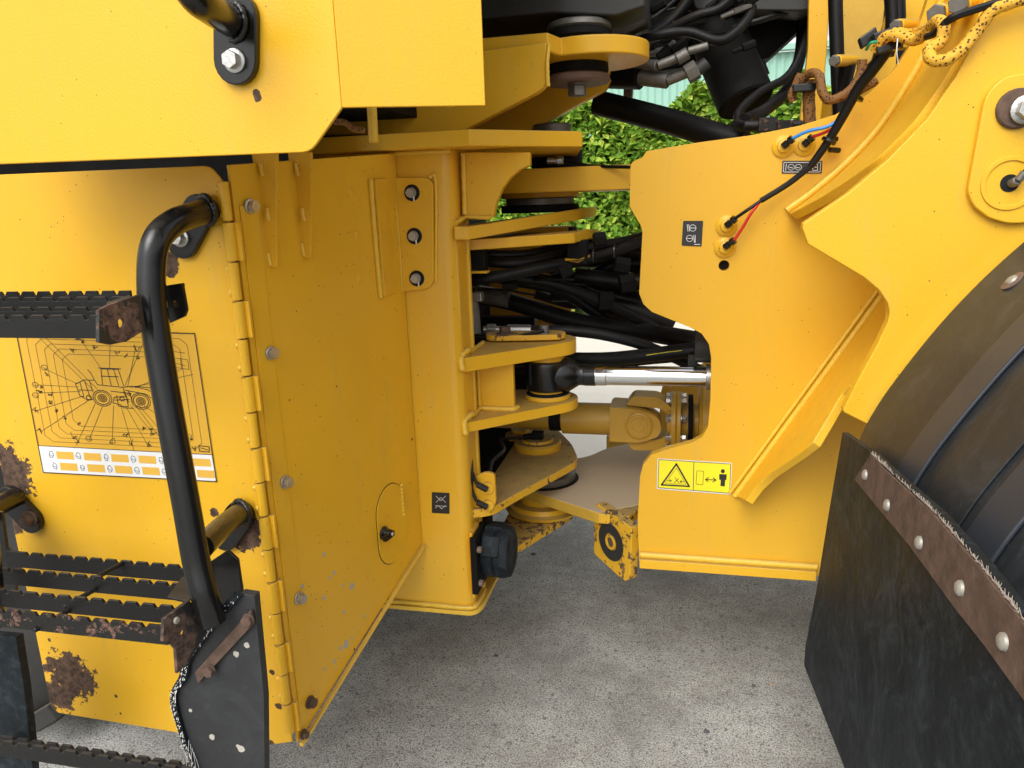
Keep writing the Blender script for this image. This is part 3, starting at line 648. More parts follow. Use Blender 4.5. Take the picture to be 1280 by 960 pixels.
# axis bearings below
P('lower_bearing', MB().lathe(V(cc.x+.02, cc.y-.02, .50), ZV, [(.10, .02), (.105, .03), (.105, .05), (.085, .055), (.085, .075), (.09, .08), (.09, .096)], 34), M_['steel'])
zL2 = .525
L2 = onZ([(640, 606), (748, 641), (800, 630), (960, 640), (960, 560), (800, 551), (757, 560), (735, 571), (700, 575), (640, 585)], zL2)
P('front_lower_lug', MB().prism(rc(L2, [.05, 0, 0, 0, 0, .0, .06, .06, .05, .05]), V(0, 0, -.035)), M_['dusty'], bev=.003)
q = L2[0]; P('lower_bearing', MB().lathe(V(cc.x+.02, cc.y-.03, .425), ZV, [(.12, 0), (.125, .01), (.11, .016), (.105, .03), (.08, .034), (.08, .064)], 34), PA)
P('front_frame_keel', MB().prism(onY([(758, 545), (774, 548), (800, 520), (800, 600), (758, 600)], 2.75), V(0, .05, 0)), M_['dusty'], bev=.004)
zP7 = .42
P7 = onZ([(585, 640), (640, 612), (712, 634), (716, 641), (637, 689), (598, 712)], zP7)
P7 = [V(xF-.01, 2.5, zP7), V(P7[2].x, 2.6, zP7), P7[3], P7[4], P7[5], V(xF-.01, P7[5].y, zP7)]
P('bottom_hinge_plate', MB().prism(rc(P7, [0, .02, .03, .1, 0, 0]), V(0, 0, -.022)), M_['paint_worn'], bev=.003)

# connector bracket
cb = onY([(585, 600), (606, 590), (618, 592), (620, 628), (614, 642), (600, 645), (588, 638)], 1.76)
cbr = P('connector_bracket', MB().prism(rc(cb, .012), V(0, .012, 0)), PA, bev=.002)
for x, y in ((604, 611), (604, 633)):
    q = at(x+6, y, Y=1.75); build('nut', MB().cyl(q, q+V(-.004, .012, 0), .016, 16), PA, cbr)
    build('connector', MB().cyl(q+V(0, -.006, 0), q+V(-.026, -.012, .016), .0085, 8), M_['black'], cbr)
    build('sensor_cable', MB().tube([q+V(-.026, -.012, .016), q+V(-.04, -.006, .05), at(590, 590, Y=1.74), at(586, 545, Y=1.80)], .0045, 8), M_['hose'], cbr)
# rubber stop on the column + its plate
bz = at(612, 692, Y=1.76).z; bY = 1.78
sp_ = P('bump_stop_plate', MB().box((xF+.001, bY-.09, bz-.085), (xF+.018, bY+.09, bz+.075)), M_['dark'], bev=.002)
P('column_pad', MB().box((xF-.002, yF+.0, bz-.10), (xF+.006, yF+.07, bz+.085)), PA, bev=.002)
bump = MB(); nseg = 4
bump.lathe(V(xF+.018, bY, bz), XV, [(.064, 0), (.07, .012), (.07, .03), (.066, .034), (.07, .038), (.071, .055), (.066, .072), (.05, .078), (.03, .076)], 30)
bs = P('rubber_bump_stop', bump, M_['rubber'])
for k in range(4):
    a = .6+k*1.1; u_ = V(0, -math.cos(a), math.sin(a)); build('lug_block', MB().obox(V(xF+.047, bY, bz)+u_*.066, V(.024, 0, 0), u_*.008, XV.cross(u_)*.027), M_['rubber'], bs, bev=.003)
for dz_ in (.04, -.055): build('bolt', MB().cyl(V(xF+.018, bY-.08, bz+dz_), V(xF+.03, bY-.08, bz+dz_), .009, 8), M_['rustplate'], sp_)

# stop pad on front frame (45 degree slab)
ps = at(766, 684, Y=1.97); az = math.radians(43)
dP = V(math.sin(az), -math.cos(az), 0); nP = V(-math.cos(az), -math.sin(az), 0)     # face direction, outward normal
q = [atp(x, y, ps, nP) for x, y in [(742, 634), (747, 629), (790, 660), (787, 724), (780, 727), (742, 692)]]
pad = P('stop_pad', MB().prism(rc(q, [.004]*6, 2), -nP*.028), M_['paint_worn'], bev=.003)
pc = sum(q, V(0, 0, 0))/6; pr = .056
build('pad_ring', MB().prism([circ(pc+nP*.001, pr, nP, 32), circ(pc+nP*.001, .026, nP, 24)], nP*.002), M_['darkgrey'], pad)
build('pad_centre', MB().prism(circ(pc+nP*.001, .014, nP, 20), nP*.001), M_['rust'], pad)
build('pad_ring', MB().prism([circ(pc+nP*.001, .022, nP, 24), circ(pc+nP*.001, .015, nP, 24)], nP*.0045), M_['paint_old'], pad, bev=.001)
a_, b_ = L2[1], pc-nP*.014
P('pad_arm', MB().prism([L2[1]+V(0, 0, -.002), L2[1]+V(.0, .10, -.002), V(pc.x+.10, pc.y+.12, L2[1].z-.002), V(pc.x+.05, pc.y+.0, L2[1].z-.002)], V(0, 0, -.031)), M_['paint_old'], bev=.003)

# --- front frame panel M ------------------------------------------------------
yM = 1.85
Mp = [(788, 209), (790, 203), (795, 200), (803, 197), (808, 189), (870, 178.5), (940, 169), (1000, 157), (1045, 143), (1085, 118), (1120, 85), (1145, 45), (1160, 0), (1170, -50),
      (1330, -50), (1330, 700), (1030, 720), (1012, 719), (799, 705), (797, 650), (800, 596), (804, 581), (814, 569), (830, 563), (866, 553), (878, 546), (885, 533), (888, 500), (889, 447), (886, 430), (877, 417), (862, 409), (815, 390), (804, 380), (799, 367), (803, 290), (801, 282), (787, 258)]
hole = circ(at(905, 332, Y=yM), .0125, YV, 20)
mM = mat('yellow_paint_front_frame', (.76, .42, .026), .33, var=.05, vscale=3, bump=.13, bscale=260, coat=.03, spec=.4, speck=1, dust=.12)
fr = P('front_frame_panel', MB().prism([onY(Mp, yM), hole], V(0, .028, 0)), mM, bev=.0025)
build('bolt_hole_shade', MB().prism([circ(at(905, 332, Y=yM)+V(0, .0285, 0), .02, YV, 20)], V(0, .004, 0)), M_['hollow'], fr)  # black disc painted as the shade inside the hole
bx0, bx1 = at(800, 690, Y=yM).x, at(1020, 700, Y=yM).x; bz0 = at(800, 705, Y=yM).z
build('bottom_flange', MB().prism([V(bx0, yM-.022, bz0-.002), V(bx1, yM-.022, bz0-.002), V(bx1, yM+.3, bz0-.002), V(bx0, yM+.3, bz0-.002)], V(0, 0, .026)), PA, fr, bev=.002)
bead('weld_bead', [V(bx0+.002+(bx1-bx0)*k/6, yM-.006, bz0+.031) for k in range(7)], .0095, fr, wob=.05)
build('inner_plate', MB().prism([V(.0, 1.9, bz0+.03), V(1.2, 1.9, bz0+.03), V(1.2, 2.6, bz0+.03), V(0, 2.6, bz0+.03)], V(0, 0, -.02)), M_['dusty'], fr)
# far side panel of the front frame
P('front_frame_far_panel', MB().prism([V(p.x+.03, 2.72, p.z) for p in onY([p for p in Mp], yM)], V(0, .028, 0)), M_['brown'], bev=.003)
# nipples
def nipple(x, y, dx, dy, big=.0245):
    q = at(x, y, Y=yM); mb = MB().lathe(q, -YV, [(big, 0), (big, .004), (big*.84, .007), (big*.6, .009), (big*.55, .016), (.009, .018)], 26)
    n_ = build('grease_boss', mb, PA, fr, sharp=50)
    a = at(x, y, Y=yM-.02); b = at(x+dx, y+dy, Y=yM-.03)
    build('grease_fitting', MB().lathe(a, (b-a), [(.008, 0), (.0085, (b-a).length*.45), (.006, (b-a).length*.5), (.006, (b-a).length*.62), (.009, (b-a).length*.66), (.009, (b-a).length)], 12), M_['black'], n_)
    return b
n1 = nipple(979, 183, 12, -10); n2 = nipple(1005, 181, 11, -10); n3 = nipple(908, 282, 11, -9); n4 = nipple(906, 309, 12, -9)
# labels on M
def board(name, px4, off, m, parent, Y=yM, r=.002, th=.0008):
    return build(name, MB().prism(rc([p+V(0, -off, 0) for p in onY(px4, Y)], r, 3), V(0, -th, 0)), m, parent)
def inkY(name, strokes, Y, wd, m, parent, kind=None):
    mb = MB(); wd *= 1.2
    for i, s in enumerate(strokes): mb.ribbon(onY(s, Y), wd, YV)
    return build(name, mb, m, parent, kind=kind)
def ring(cx, cy, rx, ry=None, n=16, a0=0, a1=360): return [(cx+rx*math.cos(math.radians(a0+(a1-a0)*k/n)), cy+(ry or rx)*math.sin(math.radians(a0+(a1-a0)*k/n))) for k in range(n+1)]
lb = board('steering_label', [(854, 276), (879, 276), (877, 308), (852, 307)], .0006, M_['ink'], fr)
inkY('symbol', [ring(866, 285, 4), [(862, 285), (870, 285)], [(859, 281), (860, 289)], [(861, 281), (862, 289)], [(859, 281), (861, 281)], ring(862, 298, 4), [(858, 298), (866, 298)], [(867, 294), (868, 303)], [(869, 294), (869, 303)], [(868, 305.5), (875, 305.5)]], yM-.002, .0011, M_['white'], lb)
lb = board('greasing_label', [(978, 201), (1028, 201), (1027, 217), (977, 217)], .0006, M_['ink'], fr)
inkY('symbol', [[(980, 203), (1026, 203), (1025, 215), (979, 215), (980, 203)], ring(989, 209, 4, 3.6), [(987, 209), (991, 210)], ring(998, 209, 4, 3.6), [(995, 209), (1000, 210)], [(983, 205), (982, 213)], [(1016, 205), (1022, 205), (1022, 213), (1016, 213), (1016, 205)], [(1017, 209), (1021, 209)]], yM-.002, .0009, M_['white'], lb)
# warning sticker
ws = board('warning_sticker', [(822, 573), (915, 578.5), (913, 618), (821, 611)], .0006, M_['white'], fr, r=.003)
build('sticker_field', MB().prism([p+V(0, -.0017, 0) for p in onY([(823.5, 574.5), (867, 577), (866, 613), (822.5, 609.5)], yM)], V(0, -.0004, 0)), M_['sticker'], ws)
build('sticker_field', MB().prism([p+V(0, -.0017, 0) for p in onY([(868, 577), (913.5, 580), (912, 616.5), (867, 613)], yM)], V(0, -.0004, 0)), M_['sticker'], ws)
yk_ = yM-.0027
inkY('frame_line', [[(823.5, 574.5), (913.5, 580), (912, 616.5), (822.5, 609.5), (823.5, 574.5)], [(867.5, 577), (866.5, 613)]], yk_, .0012, M_['ink'], ws)
inkY('triangle', [[(845.5, 580), (861.5, 608), (827, 606), (845.5, 580)]], yk_, .0034, M_['ink'], ws)
inkY('triangle', [[(845.5, 585), (857.5, 605.5), (831.5, 604), (845.5, 585)]], yk_, .0007, M_['ink'], ws)
inkY('symbol', [[(834, 601), (839, 601)], [(837, 599.5), (839.3, 601), (837, 602.5)], [(850, 602), (855, 602)], [(852, 600.5), (850, 602), (852, 603.5)], [(844, 597), (846, 601), (848, 598)], [(843, 603), (846, 600.5), (849, 604)]], yk_, .0012, M_['ink'], ws)
inkY('symbol', [[(871, 588.5), (879.5, 589), (878.5, 606), (870, 605), (871, 588.5)]], yk_, .0009, M_['ink'], ws)
inkY('symbol', [[(883, 599.5), (894, 600)], [(885.5, 597), (882, 599.5), (885, 602)], [(891.5, 597.5), (895, 600), (891, 602.5)]], yk_, .0018, M_['ink'], ws)
mm = MB(); Q = lambda L_: mm.quad([p+V(0, 0, 0) for p in onY(L_, yk_)])
Q(ring(903.5, 589, 2.6, 2.6, 12)[:-1]); Q([(899, 592.5), (908.5, 593), (908, 600), (906.5, 600), (906, 608), (900.5, 607.5), (901, 600), (899, 599.5)]); 
build('person_symbol', mm, M_['ink'], ws)
# wires on M
cab_pts = [n3, at(935, 262, Y=yM-.04), at(951, 251, Y=yM-.035), at(985, 230, Y=yM-.03), at(1013, 208, Y=yM-.035), at(1033, 180, Y=yM-.045), at(1052, 148, Y=yM-.06), at(1072, 112, Y=yM-.08), at(1090, 88, Y=yM-.10), at(1108, 62, Y=yM-.12), at(1112, 50, Y=yM-.13)]
P('wiring_loom', MB().tube(cab_pts[:3], .0038, 8), M_['hose'])
P('wiring_loom', MB().tube(cab_pts[2:5], (.0062, .007), 10), M_['hose']); P('wiring_loom', MB().tube(cab_pts[4:], (.008, .0145), 12), M_['hose'], label='thick black sleeved cable climbing the front frame')
P('lubrication_line', MB().tube([n4, at(928, 285, Y=yM-.035), at(938, 268, Y=yM-.04), at(950, 252, Y=yM-.035)], .0035, 8), M_['red'], label='red line')
P('lubrication_line', MB().tube([n2, at(1030, 166, Y=yM-.04), at(1047, 157, Y=yM-.055)], .0034, 8), M_['red'], label='red line')
P('lubrication_line', MB().tube([n1, at(1010, 164, Y=yM-.04), at(1035, 158, Y=yM-.05), at(1052, 147, Y=yM-.045)], .0038, 8), M_['blue'], label='blue line')
for x, y in ((1036, 176), (1070, 122)):
    q = at(x, y, Y=yM-.05); d = (at(x+8, y-14, Y=yM-.05)-q).normalized(); P('cable_tie', MB().cyl(q-d*.004, q+d*.004, .0165, 12), M_['black'])
for x, y in ((1033, 173), (1036, 187)): P('cable_tie', MB().cyl(at(x, y, Y=yM-.03), at(x+14, y+1, Y=yM-.02), .006, 8), M_['black'])

# --- outer plate N and ribs --------------------------------------------------
yN = 1.55
Npx = [(1003, 285), (1004, 279), (1010, 275), (1060, 241), (1110, 199), (1160, 147), (1195, 95), (1218, 50), (1240, 0), (1255, -50), (1500, -50), (1500, 560), (1083, 530), (1055, 516), (1054, 511), (1075, 470), (1097, 430), (1110, 402), (1112, 390), (1109, 378), (1098, 362), (1080, 347), (1010, 305)]
mN = mat('yellow_paint_arm', (.79, .445, .022), .36, var=.05, vscale=3, bump=.22, bscale=230, coat=.03, spec=.4, speck=1.1, dust=.12)
outer = P('loader_tower_plate', MB().prism(onY(Npx, yN), V(0, .028, 0)), mN, bev=.003)
root = [(985, 266), (1018, 242), (1060, 206), (1098, 165), (1130, 118), (1153, 78), (1170, 35), (1180, -10), (1186, -50)]
rp = [at(x, y, Y=yM) for x, y in root]; oy = [1.80, 1.70, 1.60, 1.579, 1.579, 1.579, 1.579, 1.579, 1.579]
rpS = smooth(rp, 5); oyS = np.interp(np.linspace(0, len(rp)-1, len(rpS)), range(len(rp)), oy)
rb = P('curved_rib', MB().strip([p for p in rpS], [V(p.x, oo, p.z) for p, oo in zip(rpS, oyS)], V(.016, 0, -.014)), mN, bev=.002)
bead('weld_bead', [p+V(-.004, -.006, .006) for p in rp], .0085, rb, wob=.06)
# lower rib
ra, rb2 = at(1108, 364, Y=yM), at(920, 620, Y=yM); dR = (rb2-ra).normalized(); nR = dR.cross(YV).normalized()
if nR.x > 0: nR = -nR
outp = [atp(x, y, ra, nR) for x, y in [(1105, 405), (1052, 492), (1016, 553), (1000, 566), (962, 592), (945, 608), (932, 626)]]
outp[0] = V(outp[0].x, 1.58, outp[0].z)
r2 = P('diagonal_rib', MB().prism([ra-dR*.1]+[rb2]+outp[::-1]+[V(*(ra-dR*.1).xz[:1], 1.58, (ra-dR*.1).z)], -nR*.020), mN, bev=.003)
bead('weld_bead', [ra+nR*.004+V(0, -.006, 0)+dR*k/6*(rb2-ra).length for k in range(7)], .0075, r2, wob=.05)
bead('weld_bead', [ra+nR*.018+V(0, -.003, 0)+dR*k/6*(rb2-ra).length for k in range(7)], .005, r2, wob=.05)
# boss plate with pin
bp = onY([(1310, 88), (1250, 97), (1228, 120), (1206, 240), (1214, 258), (1232, 272), (1255, 279), (1275, 279), (1310, 268)], yN)
bpl = P('pin_boss_plate', MB().prism(rc(bp, [0, .02, .02, .012, .01, .01, .01, .01, 0]), V(0, -.014, 0)), mN, outer, bev=.003)
q = at(1271, 136, Y=yN-.014)
build('pin_washer', MB().lathe(q, -YV, [(.034, 0), (.034, .006), (.031, .009), (.014, .009)], 30), M_['rust'], bpl)
bolt(at(1281, 137, Y=yN-.026), -YV, .018, bpl, 'zinc')
q = at(1262, 229, Y=yN-.014)
build('raised_ring', MB().prism([circ(q, .047, YV, 40), circ(q, .039, YV, 40)], V(0, -.003, 0)), mN, bpl, bev=.0025)
build('grease_recess', MB().cyl(q+V(.0, .0, 0), q+V(0, -.0012, 0), .0155, 24, .0002), M_['hollow'], bpl)
build('grease_fitting', MB().cyl(q+V(.002, 0, -.001), q+V(.006, -.018, .004), .008, 12).cyl(q+V(.006, -.018, .004), q+V(.014, -.022, .018), .007, 10), M_['steel'], bpl)
build('hose', MB().tube([q+V(.012, -.02, .014), q+V(.02, -.025, .03), q+V(.045, -.03, .07)], .0045, 8), M_['hose'], bpl)

# --- mudguard ------------------------------------------------------------------
yG = 1.5
prof = [at(x, y, Y=yG) for x, y in [(1330, 262), (1280, 302), (1225, 352), (1175, 405), (1128, 463), (1096, 508), (1073, 552), (1062, 600)]]
pS = smooth(prof, 6)
fd = P('mudguard', MB().strip(pS, [V(p.x, .55, p.z) for p in pS], V(.006, 0, -.003)), M_['fender'], bev=.001)
for (ya, yb) in ((1.25, 1.17), (.97, .89), (.74, .66)):
    build('mudguard_ridge', MB().strip([V(p.x-.001, ya, p.z+.001) for p in pS], [V(p.x-.001, yb, p.z+.001) for p in pS], V(-.0055, 0, .003)), M_['ridge'], fd, bev=.005, segs=5)
for (ya, yb) in ((1.125, 1.0), (.85, .77)):
    build('mudguard_ridge', MB().strip([V(p.x-.001, ya, p.z+.001) for p in pS], [V(p.x-.001, yb, p.z+.001) for p in pS], V(-.0025, 0, .0015)), M_['fender'], fd, bev=.0022, segs=3)
def mg_at(px, py):      # closest point of the mudguard sheet on a sight line
    best = None
    for p in pS:
        for yy in np.linspace(.6, 1.5, 91):
            d = V(p.x, yy, p.z)-CP; z = d.dot(FW); e = (640+F*d.dot(RT)/z-px)**2+(480-F*d.dot(UP)/z-py)**2
            if best is None or e < best[0]: best = (e, V(p.x, yy, p.z))
    return best[1]
q = mg_at(1268, 347); nn = V(-.7, 0, .7)
build('rivet', MB().lathe(q, nn, [(.020, 0), (.020, .002), (.017, .003)], 22), M_['rustplate'], fd); build('rivet', MB().lathe(q+nn*.003, nn, [(.0105, 0), (.009, .003), (.005, .005)], 16), M_['bead'], fd)
f0 = at(1053, 540, Y=1.47); f1 = at(1012, 830, Y=1.47); dF = (f1-f0).normalized(); nF = dF.cross(YV).normalized()
if nF.x > 0: nF = -nF
FP = lambda x, y, off=0: atp(x, y, f0, nF)+nF*off
fl_pts = [(1053, 540), (1090, 566), (1113, 588), (1172, 640), (1230, 706), (1290, 782), (1330, 835), (1400, 1100), (1115, 1100), (1056, 962), (1005, 832), (1007, 805), (1020, 740), (1036, 640)]
flap = P('rubber_mudflap', MB().prism([FP(x, y) for x, y in fl_pts], -nF*.012), M_['rubber'], bev=.001)
st_pts = [(1092, 568), (1108, 586), (1172, 644), (1230, 710), (1290, 786), (1290, 882), (1236, 808), (1200, 763), (1140, 682), (1071, 600)]
stp = build('clamp_strip', MB().prism([FP(x, y, .0005) for x, y in st_pts], nF*.004), M_['rust'], flap, bev=.001, label='rusty clamp strip')
for x, y in [(1086, 594), (1114, 632), (1155, 679), (1207, 736), (1262, 803)]:
    q = FP(x, y, .0045); build('rivet', MB().lathe(q, nF, [(.0092, -.0003), (.0085, .003), (.006, .0052), (.002, .006)], 18), M_['bead'], stp)
fz = MB()
for i in range(420):
    t = random.random(); k = t*3.99; i0 = int(k); E_ = [(1092, 568), (1113, 588), (1172, 642), (1230, 708), (1290, 784)]; a = E_[i0]; b = E_[i0+1]; u_ = k-i0
    q = FP(a[0]+(b[0]-a[0])*u_, a[1]+(b[1]-a[1])*u_, .002); l = random.uniform(.003, .009)
    fz.tube([q, q+V(random.uniform(-1, 1)*l*.4, random.uniform(.2, 1)*l, random.uniform(.0, .9)*l)], .00035, 3, 0)
build('frayed_edge', fz, mat('frayed_cord', (.3, .25, .2), .9, bump=0), flap, kind='stuff')
# tyre behind mudguard and rear tyre behind the ladder
def tyre(name, c, R, wd, lugs=22):
    t = build(name, MB().lathe(V(c.x, c.y, c.z), YV, [(R*.55, 0), (R*.62, -.02), (R*.86, -.01), (R*.93, .03), (R*.95, .12), (R*.95, wd-.12), (R*.93, wd-.03), (R*.86, wd+.01), (R*.62, wd+.02), (R*.55, wd)], 64), M_['tyre'], LD)
    for k in range(lugs):
        for s in (0, 1):
            a = 2*PI*(k+.5*s)/lugs; u_ = V(math.cos(a), 0, math.sin(a)); v_ = u_.cross(YV)
            build('tread_lug', MB().obox(c+u_*R*.965+YV*(wd*(.27 if s else .73)), u_*R*.035, (YV*wd*.24+v_*.05*(1 if s else -1)), v_*.045), M_['tyre'], t, bev=.006, segs=1)
    return t
tyre('tyre', V(1.35, .95, .74), .74, .5)
tyre('tyre', V(-1.97, 1.36, .74), .74, .5)

# --- ladder ---------------------------------------------------------------------
LDR = P('ladder_rail', MB().tube([at(262, 262, Y=1.135), at(245, 268, Y=1.10), at(218, 278, Y=1.03), at(196, 300, Y=.985), at(189, 340, Y=.97), at(193, 400, Y=.96), at(209, 500, Y=.945), at(231, 620, Y=.925), at(245, 700, Y=.91), at(256, 745, Y=.90), at(266, 778, Y=.90)], .0205, 18), M_['black'])
fl2 = P('ladder_flange', MB().prism(obround(at(252, 264, Y=yD), at(232, 302, Y=yD), .0285, YV), V(0, -.013, 0)), M_['black'], bev=.002)
bolt(at(226, 297, Y=yD-.013), -YV, .012, fl2)
bead('weld_bead', circ(V(*at(258, 263, Y=1.13)), .0235, V(.5, 1, .1), 14)+circ(V(*at(258, 263, Y=1.13)), .0235, V(.5, 1, .1), 14)[:1], .005, LDR, 'black')
fl3 = P('ladder_flange', MB().prism(obround(at(303, 642, Y=yD), at(284, 668, Y=yD), .0285, YV), V(0, -.013, 0)), M_['black'], bev=.002)
P('ladder_stay', MB().tube([at(303, 640, Y=1.135), at(282, 655, Y=1.06), at(252, 684, Y=.95)], .0195, 16), M_['black'])
bead('weld_bead', circ(V(*at(301, 641, Y=1.13)), .0225, V(.4, 1, -.1), 14)+circ(V(*at(301, 641, Y=1.13)), .0225, V(.4, 1, -.1), 14)[:1], .005, LDR, 'black')
fl4 = P('ladder_flange', MB().prism(obround(at(17, 622, Y=yD), at(42, 648, Y=yD), .0275, YV), V(0, -.013, 0)), M_['black'], bev=.002)
bolt(at(38, 648, Y=yD-.013), -YV, .013, fl4, 'rust')
P('ladder_stay', MB().tube([at(20, 621, Y=1.135), at(-12, 638, Y=1.06), at(-60, 672, Y=.95)], .0195, 16), M_['black'])
P('ladder_rail', MB().tube([at(-40, 300, Y=.98), at(-30, 500, Y=.94), at(-22, 640, Y=.93), at(-14, 730, Y=.9), at(-10, 780, Y=.90)], .0205, 16), M_['black'])
def serrated(x0, x1, ztop, h, Y, m, pitch=.0315, th=.005, ph=0, endclip=0):
    pts = [V(x1, Y, ztop-h), V(x0, Y, ztop-h), V(x0, Y, ztop)]
    x = x0+ph*pitch
    while x+pitch < x1-endclip:
        pts += [V(x+pitch*.58, Y, ztop), V(x+pitch*.70, Y, ztop-.0065), V(x+pitch*.84, Y, ztop-.0065), V(x+pitch*.96, Y, ztop)]
        x += pitch
    pts.append(V(x1-endclip*.4, Y, ztop)); pts.append(V(x1, Y, ztop-endclip*.5))
    return MB().prism(pts, V(0, th, 0))
def tread(Ys, tops, hs, xr, pitch, name='ladder_step', mats=None, lab=None):
    z = at(80, tops[0], Y=Ys[0]).z
    root_ = P(name, serrated(-1.2, at(*xr[0], Y=Ys[0]).x, z, hs, Ys[0], None, pitch), mats[0], bev=.0008, label=lab)
    for k in range(1, len(Ys)):
        build('serrated_bar', serrated(-1.2, at(*xr[k], Y=Ys[k]).x, at(80, tops[k], Y=Ys[k]).z, hs, Ys[k], None, pitch, ph=.3*k), mats[k], root_, bev=.0008)
    return root_, z
ms = [M_['black_step'], M_['black_step'], M_['black_step'], M_['black_step']]
s1, zs1 = tread([.83, .895, .96, 1.04], [394, 384, 371.5, 364], .0315, [(124, 395), (142, 386), (160, 378), (163, 370)], .0315, mats=ms)
# end bracket (rusty), top step
mrb = mat('bracket_black_rusty', (.02, .019, .018), .5, bump=.4, bscale=120, spots=[(at(150, 400, Y=.86), .028), (at(165, 395, Y=.87), .025), (at(96, 410, Y=.83), .010), (at(90, 400, Y=.83), .006), (at(172, 410, Y=.88), .02)], spotcol=(.1, .055, .037))
e1_ = [at(118, 387, Y=.828), at(130, 382, Y=.84), at(176, 369, Y=.905), at(182, 410, Y=.905), at(158, 427, Y=.85), at(140, 432, Y=.835), at(122, 430, Y=.828)]
pl0 = e1_[1]; nn = (e1_[2]-pl0).cross(e1_[3]-pl0).normalized()
if nn.y > 0: nn = -nn
ep = onP([(124, 388), (134, 382), (176, 368), (182, 412), (158, 427), (138, 431), (124, 428)], pl0, nn)
hc = atp(152, 404, pl0, nn)
build('end_bracket', MB().prism([ep, circ(hc, .0065, nn, 14)], -nn*.006), mrb, s1, bev=.001, label='rusty end bracket')
ep2 = onY([(207, 357), (227, 354), (233, 388), (230, 396), (212, 404), (207, 400)], 1.0)
build('end_bracket', MB().prism([ep2, circ(at(220, 380, Y=1.0), .0055, YV, 14)], V(0, .006, 0)), M_['black'], s1, bev=.001)
build('end_bracket', MB().prism([at(133, 378, Y=.93), at(162, 368, Y=.93), at(165, 378, Y=.905), at(136, 388, Y=.86)], V(0, 0, -.004)), M_['black_step'], s1, bev=.001)
build('end_bracket', MB().prism([at(209, 360, Y=1.0), at(227, 355, Y=1.03), at(227, 385, Y=1.03), at(210, 403, Y=1.0)], V(0.003, .004, 0)), M_['black_step'], s1)
# lower step
s2, zs2 = tread([.84, .895, .955, 1.015], [770, 745, 717, 695], .0315, [(205, 775), (222, 750), (232, 722), (230, 692)], .0315, mats=[M_['step_rust'], M_['black_step'], M_['black_step'], M_['black_step']])
for x in (at(142, 750, Y=.9).x,):
    pass
for k, (x, y, Y_) in enumerate([(150, 703, 1.01), (117, 735, .95), (83, 762, .89)]):
    q = at(x, y, Y=Y_); build('cross_rod', MB().cyl(q+V(0, .004, -.004), q+V(-.008, -.056, -.004), .0042, 10), M_['step_rust'], s2)
mre = mat('bracket_step_rust', (.02, .019, .018), .5, bump=.4, bscale=120, spots=[(at(235, 770, Y=.85), .03), (at(225, 790, Y=.85), .03), (at(228, 815, Y=.86), .03), (at(245, 785, Y=.87), .025), (at(205, 795, Y=.84), .015)], spotcol=(.075, .045, .033))
ep3 = [at(204, 776, Y=.838), at(232, 755, Y=.88), at(256, 762, Y=.91), at(258, 790, Y=.91), at(236, 826, Y=.87), at(222, 838, Y=.85), at(224, 815, Y=.845), at(214, 805, Y=.84), at(204, 803, Y=.838)]
pl0 = ep3[0]; nn = (ep3[3]-pl0).cross(ep3[1]-pl0).normalized()
if nn.y > 0: nn = -nn
ep3 = onP([(205, 774), (236, 751), (254, 762), (259, 790), (236, 828), (222, 842), (220, 812), (213, 804), (204, 802)], pl0, nn)
eb = build('end_bracket', MB().prism([ep3, circ(atp(229, 791, pl0, nn), .0045, nn, 10)], -nn*.006), mre, s2, bev=.001, label='rusty end bracket')
build('bolt', MB().cyl(atp(219, 775, pl0, nn), atp(219, 775, pl0, nn)+nn*.005, .0055, 8), M_['bead'], eb)
build('end_bracket', MB().prism([at(209, 746, Y=.9), at(228, 720, Y=.96), at(246, 728, Y=.96), at(236, 752, Y=.9)], V(0, 0, -.004)), M_['black_step'], s2, bev=.001)
build('end_bracket', MB().prism(onY([(258, 705), (284, 688), (297, 700), (303, 742), (285, 762), (270, 765)], .99), V(0, .006, 0)), M_['black'], s2, bev=.001)
# left end bracket of lower step (black)
build('end_bracket', MB().prism(onY([(-60, 640), (2, 640), (8, 685), (20, 700), (20, 742), (-60, 742)], 1.03), V(0, .006, 0)), M_['black'], s2, bev=.001)
# bottom step
s3, zs3 = tread([.86, .93], [938, 932], .0315, [(242, 955), (240, 950)], .0315, mats=[M_['black_step'], M_['black_step']])
# rubber hangers
spf = [(at(x, y, Y=.93), r) for x, y, r in [(295, 818, .005), (309, 807, .005), (265, 921, .0055), (301, 936, .0065), (238, 888, .003), (298, 933, .004)]]
mfl = mat('scuffed_rubber_hanger', (.02, .021, .023), .6, var=.4, vscale=8, bump=.6, bscale=70, grain=.4, pale=spf)
hp_ = [(300, 742), (318, 745), (322, 790), (330, 872), (331, 960), (328, 1080), (262, 1080), (246, 962), (236, 935), (226, 905), (218, 880), (219, 862), (232, 846), (236, 826), (262, 790)]
hf = P('rubber_step_hanger', MB().prism(onY(hp_, .93), V(0, .016, 0)), mfl, bev=.001)
csp = at(320, 762, Y=.928)
cs = build('clamp_strip', MB().prism(onY([(316, 760), (319, 778), (250, 852), (246, 838)], .9285), V(0, -.006, 0)), M_['rust'], hf, bev=.001, label='rusty clamp strip')
for x, y in ((311, 774), (263, 837)): bolt(at(x, y, Y=.922), -YV, .0095, cs, 'rust', 1.1, h=.006)
for off in (0, 5):     # rubber layers with white threads
    build('rubber_edge', MB().tube([at(300-off, 742, Y=.925), at(262-off*1.3, 788, Y=.925), at(237-off, 824, Y=.925), at(232-off, 846, Y=.925), at(219-off*.3, 864, Y=.925), at(219-off*.3, 884, Y=.925), at(232, 930, Y=.925), at(245, 962, Y=.925), at(250, 1000, Y=.925)], .0045, 8, 5), M_['rubber'], hf)
th = MB(); E_ = [(300, 742), (262, 788), (236, 826), (231, 848), (219, 866), (219, 884), (232, 930), (246, 965)]
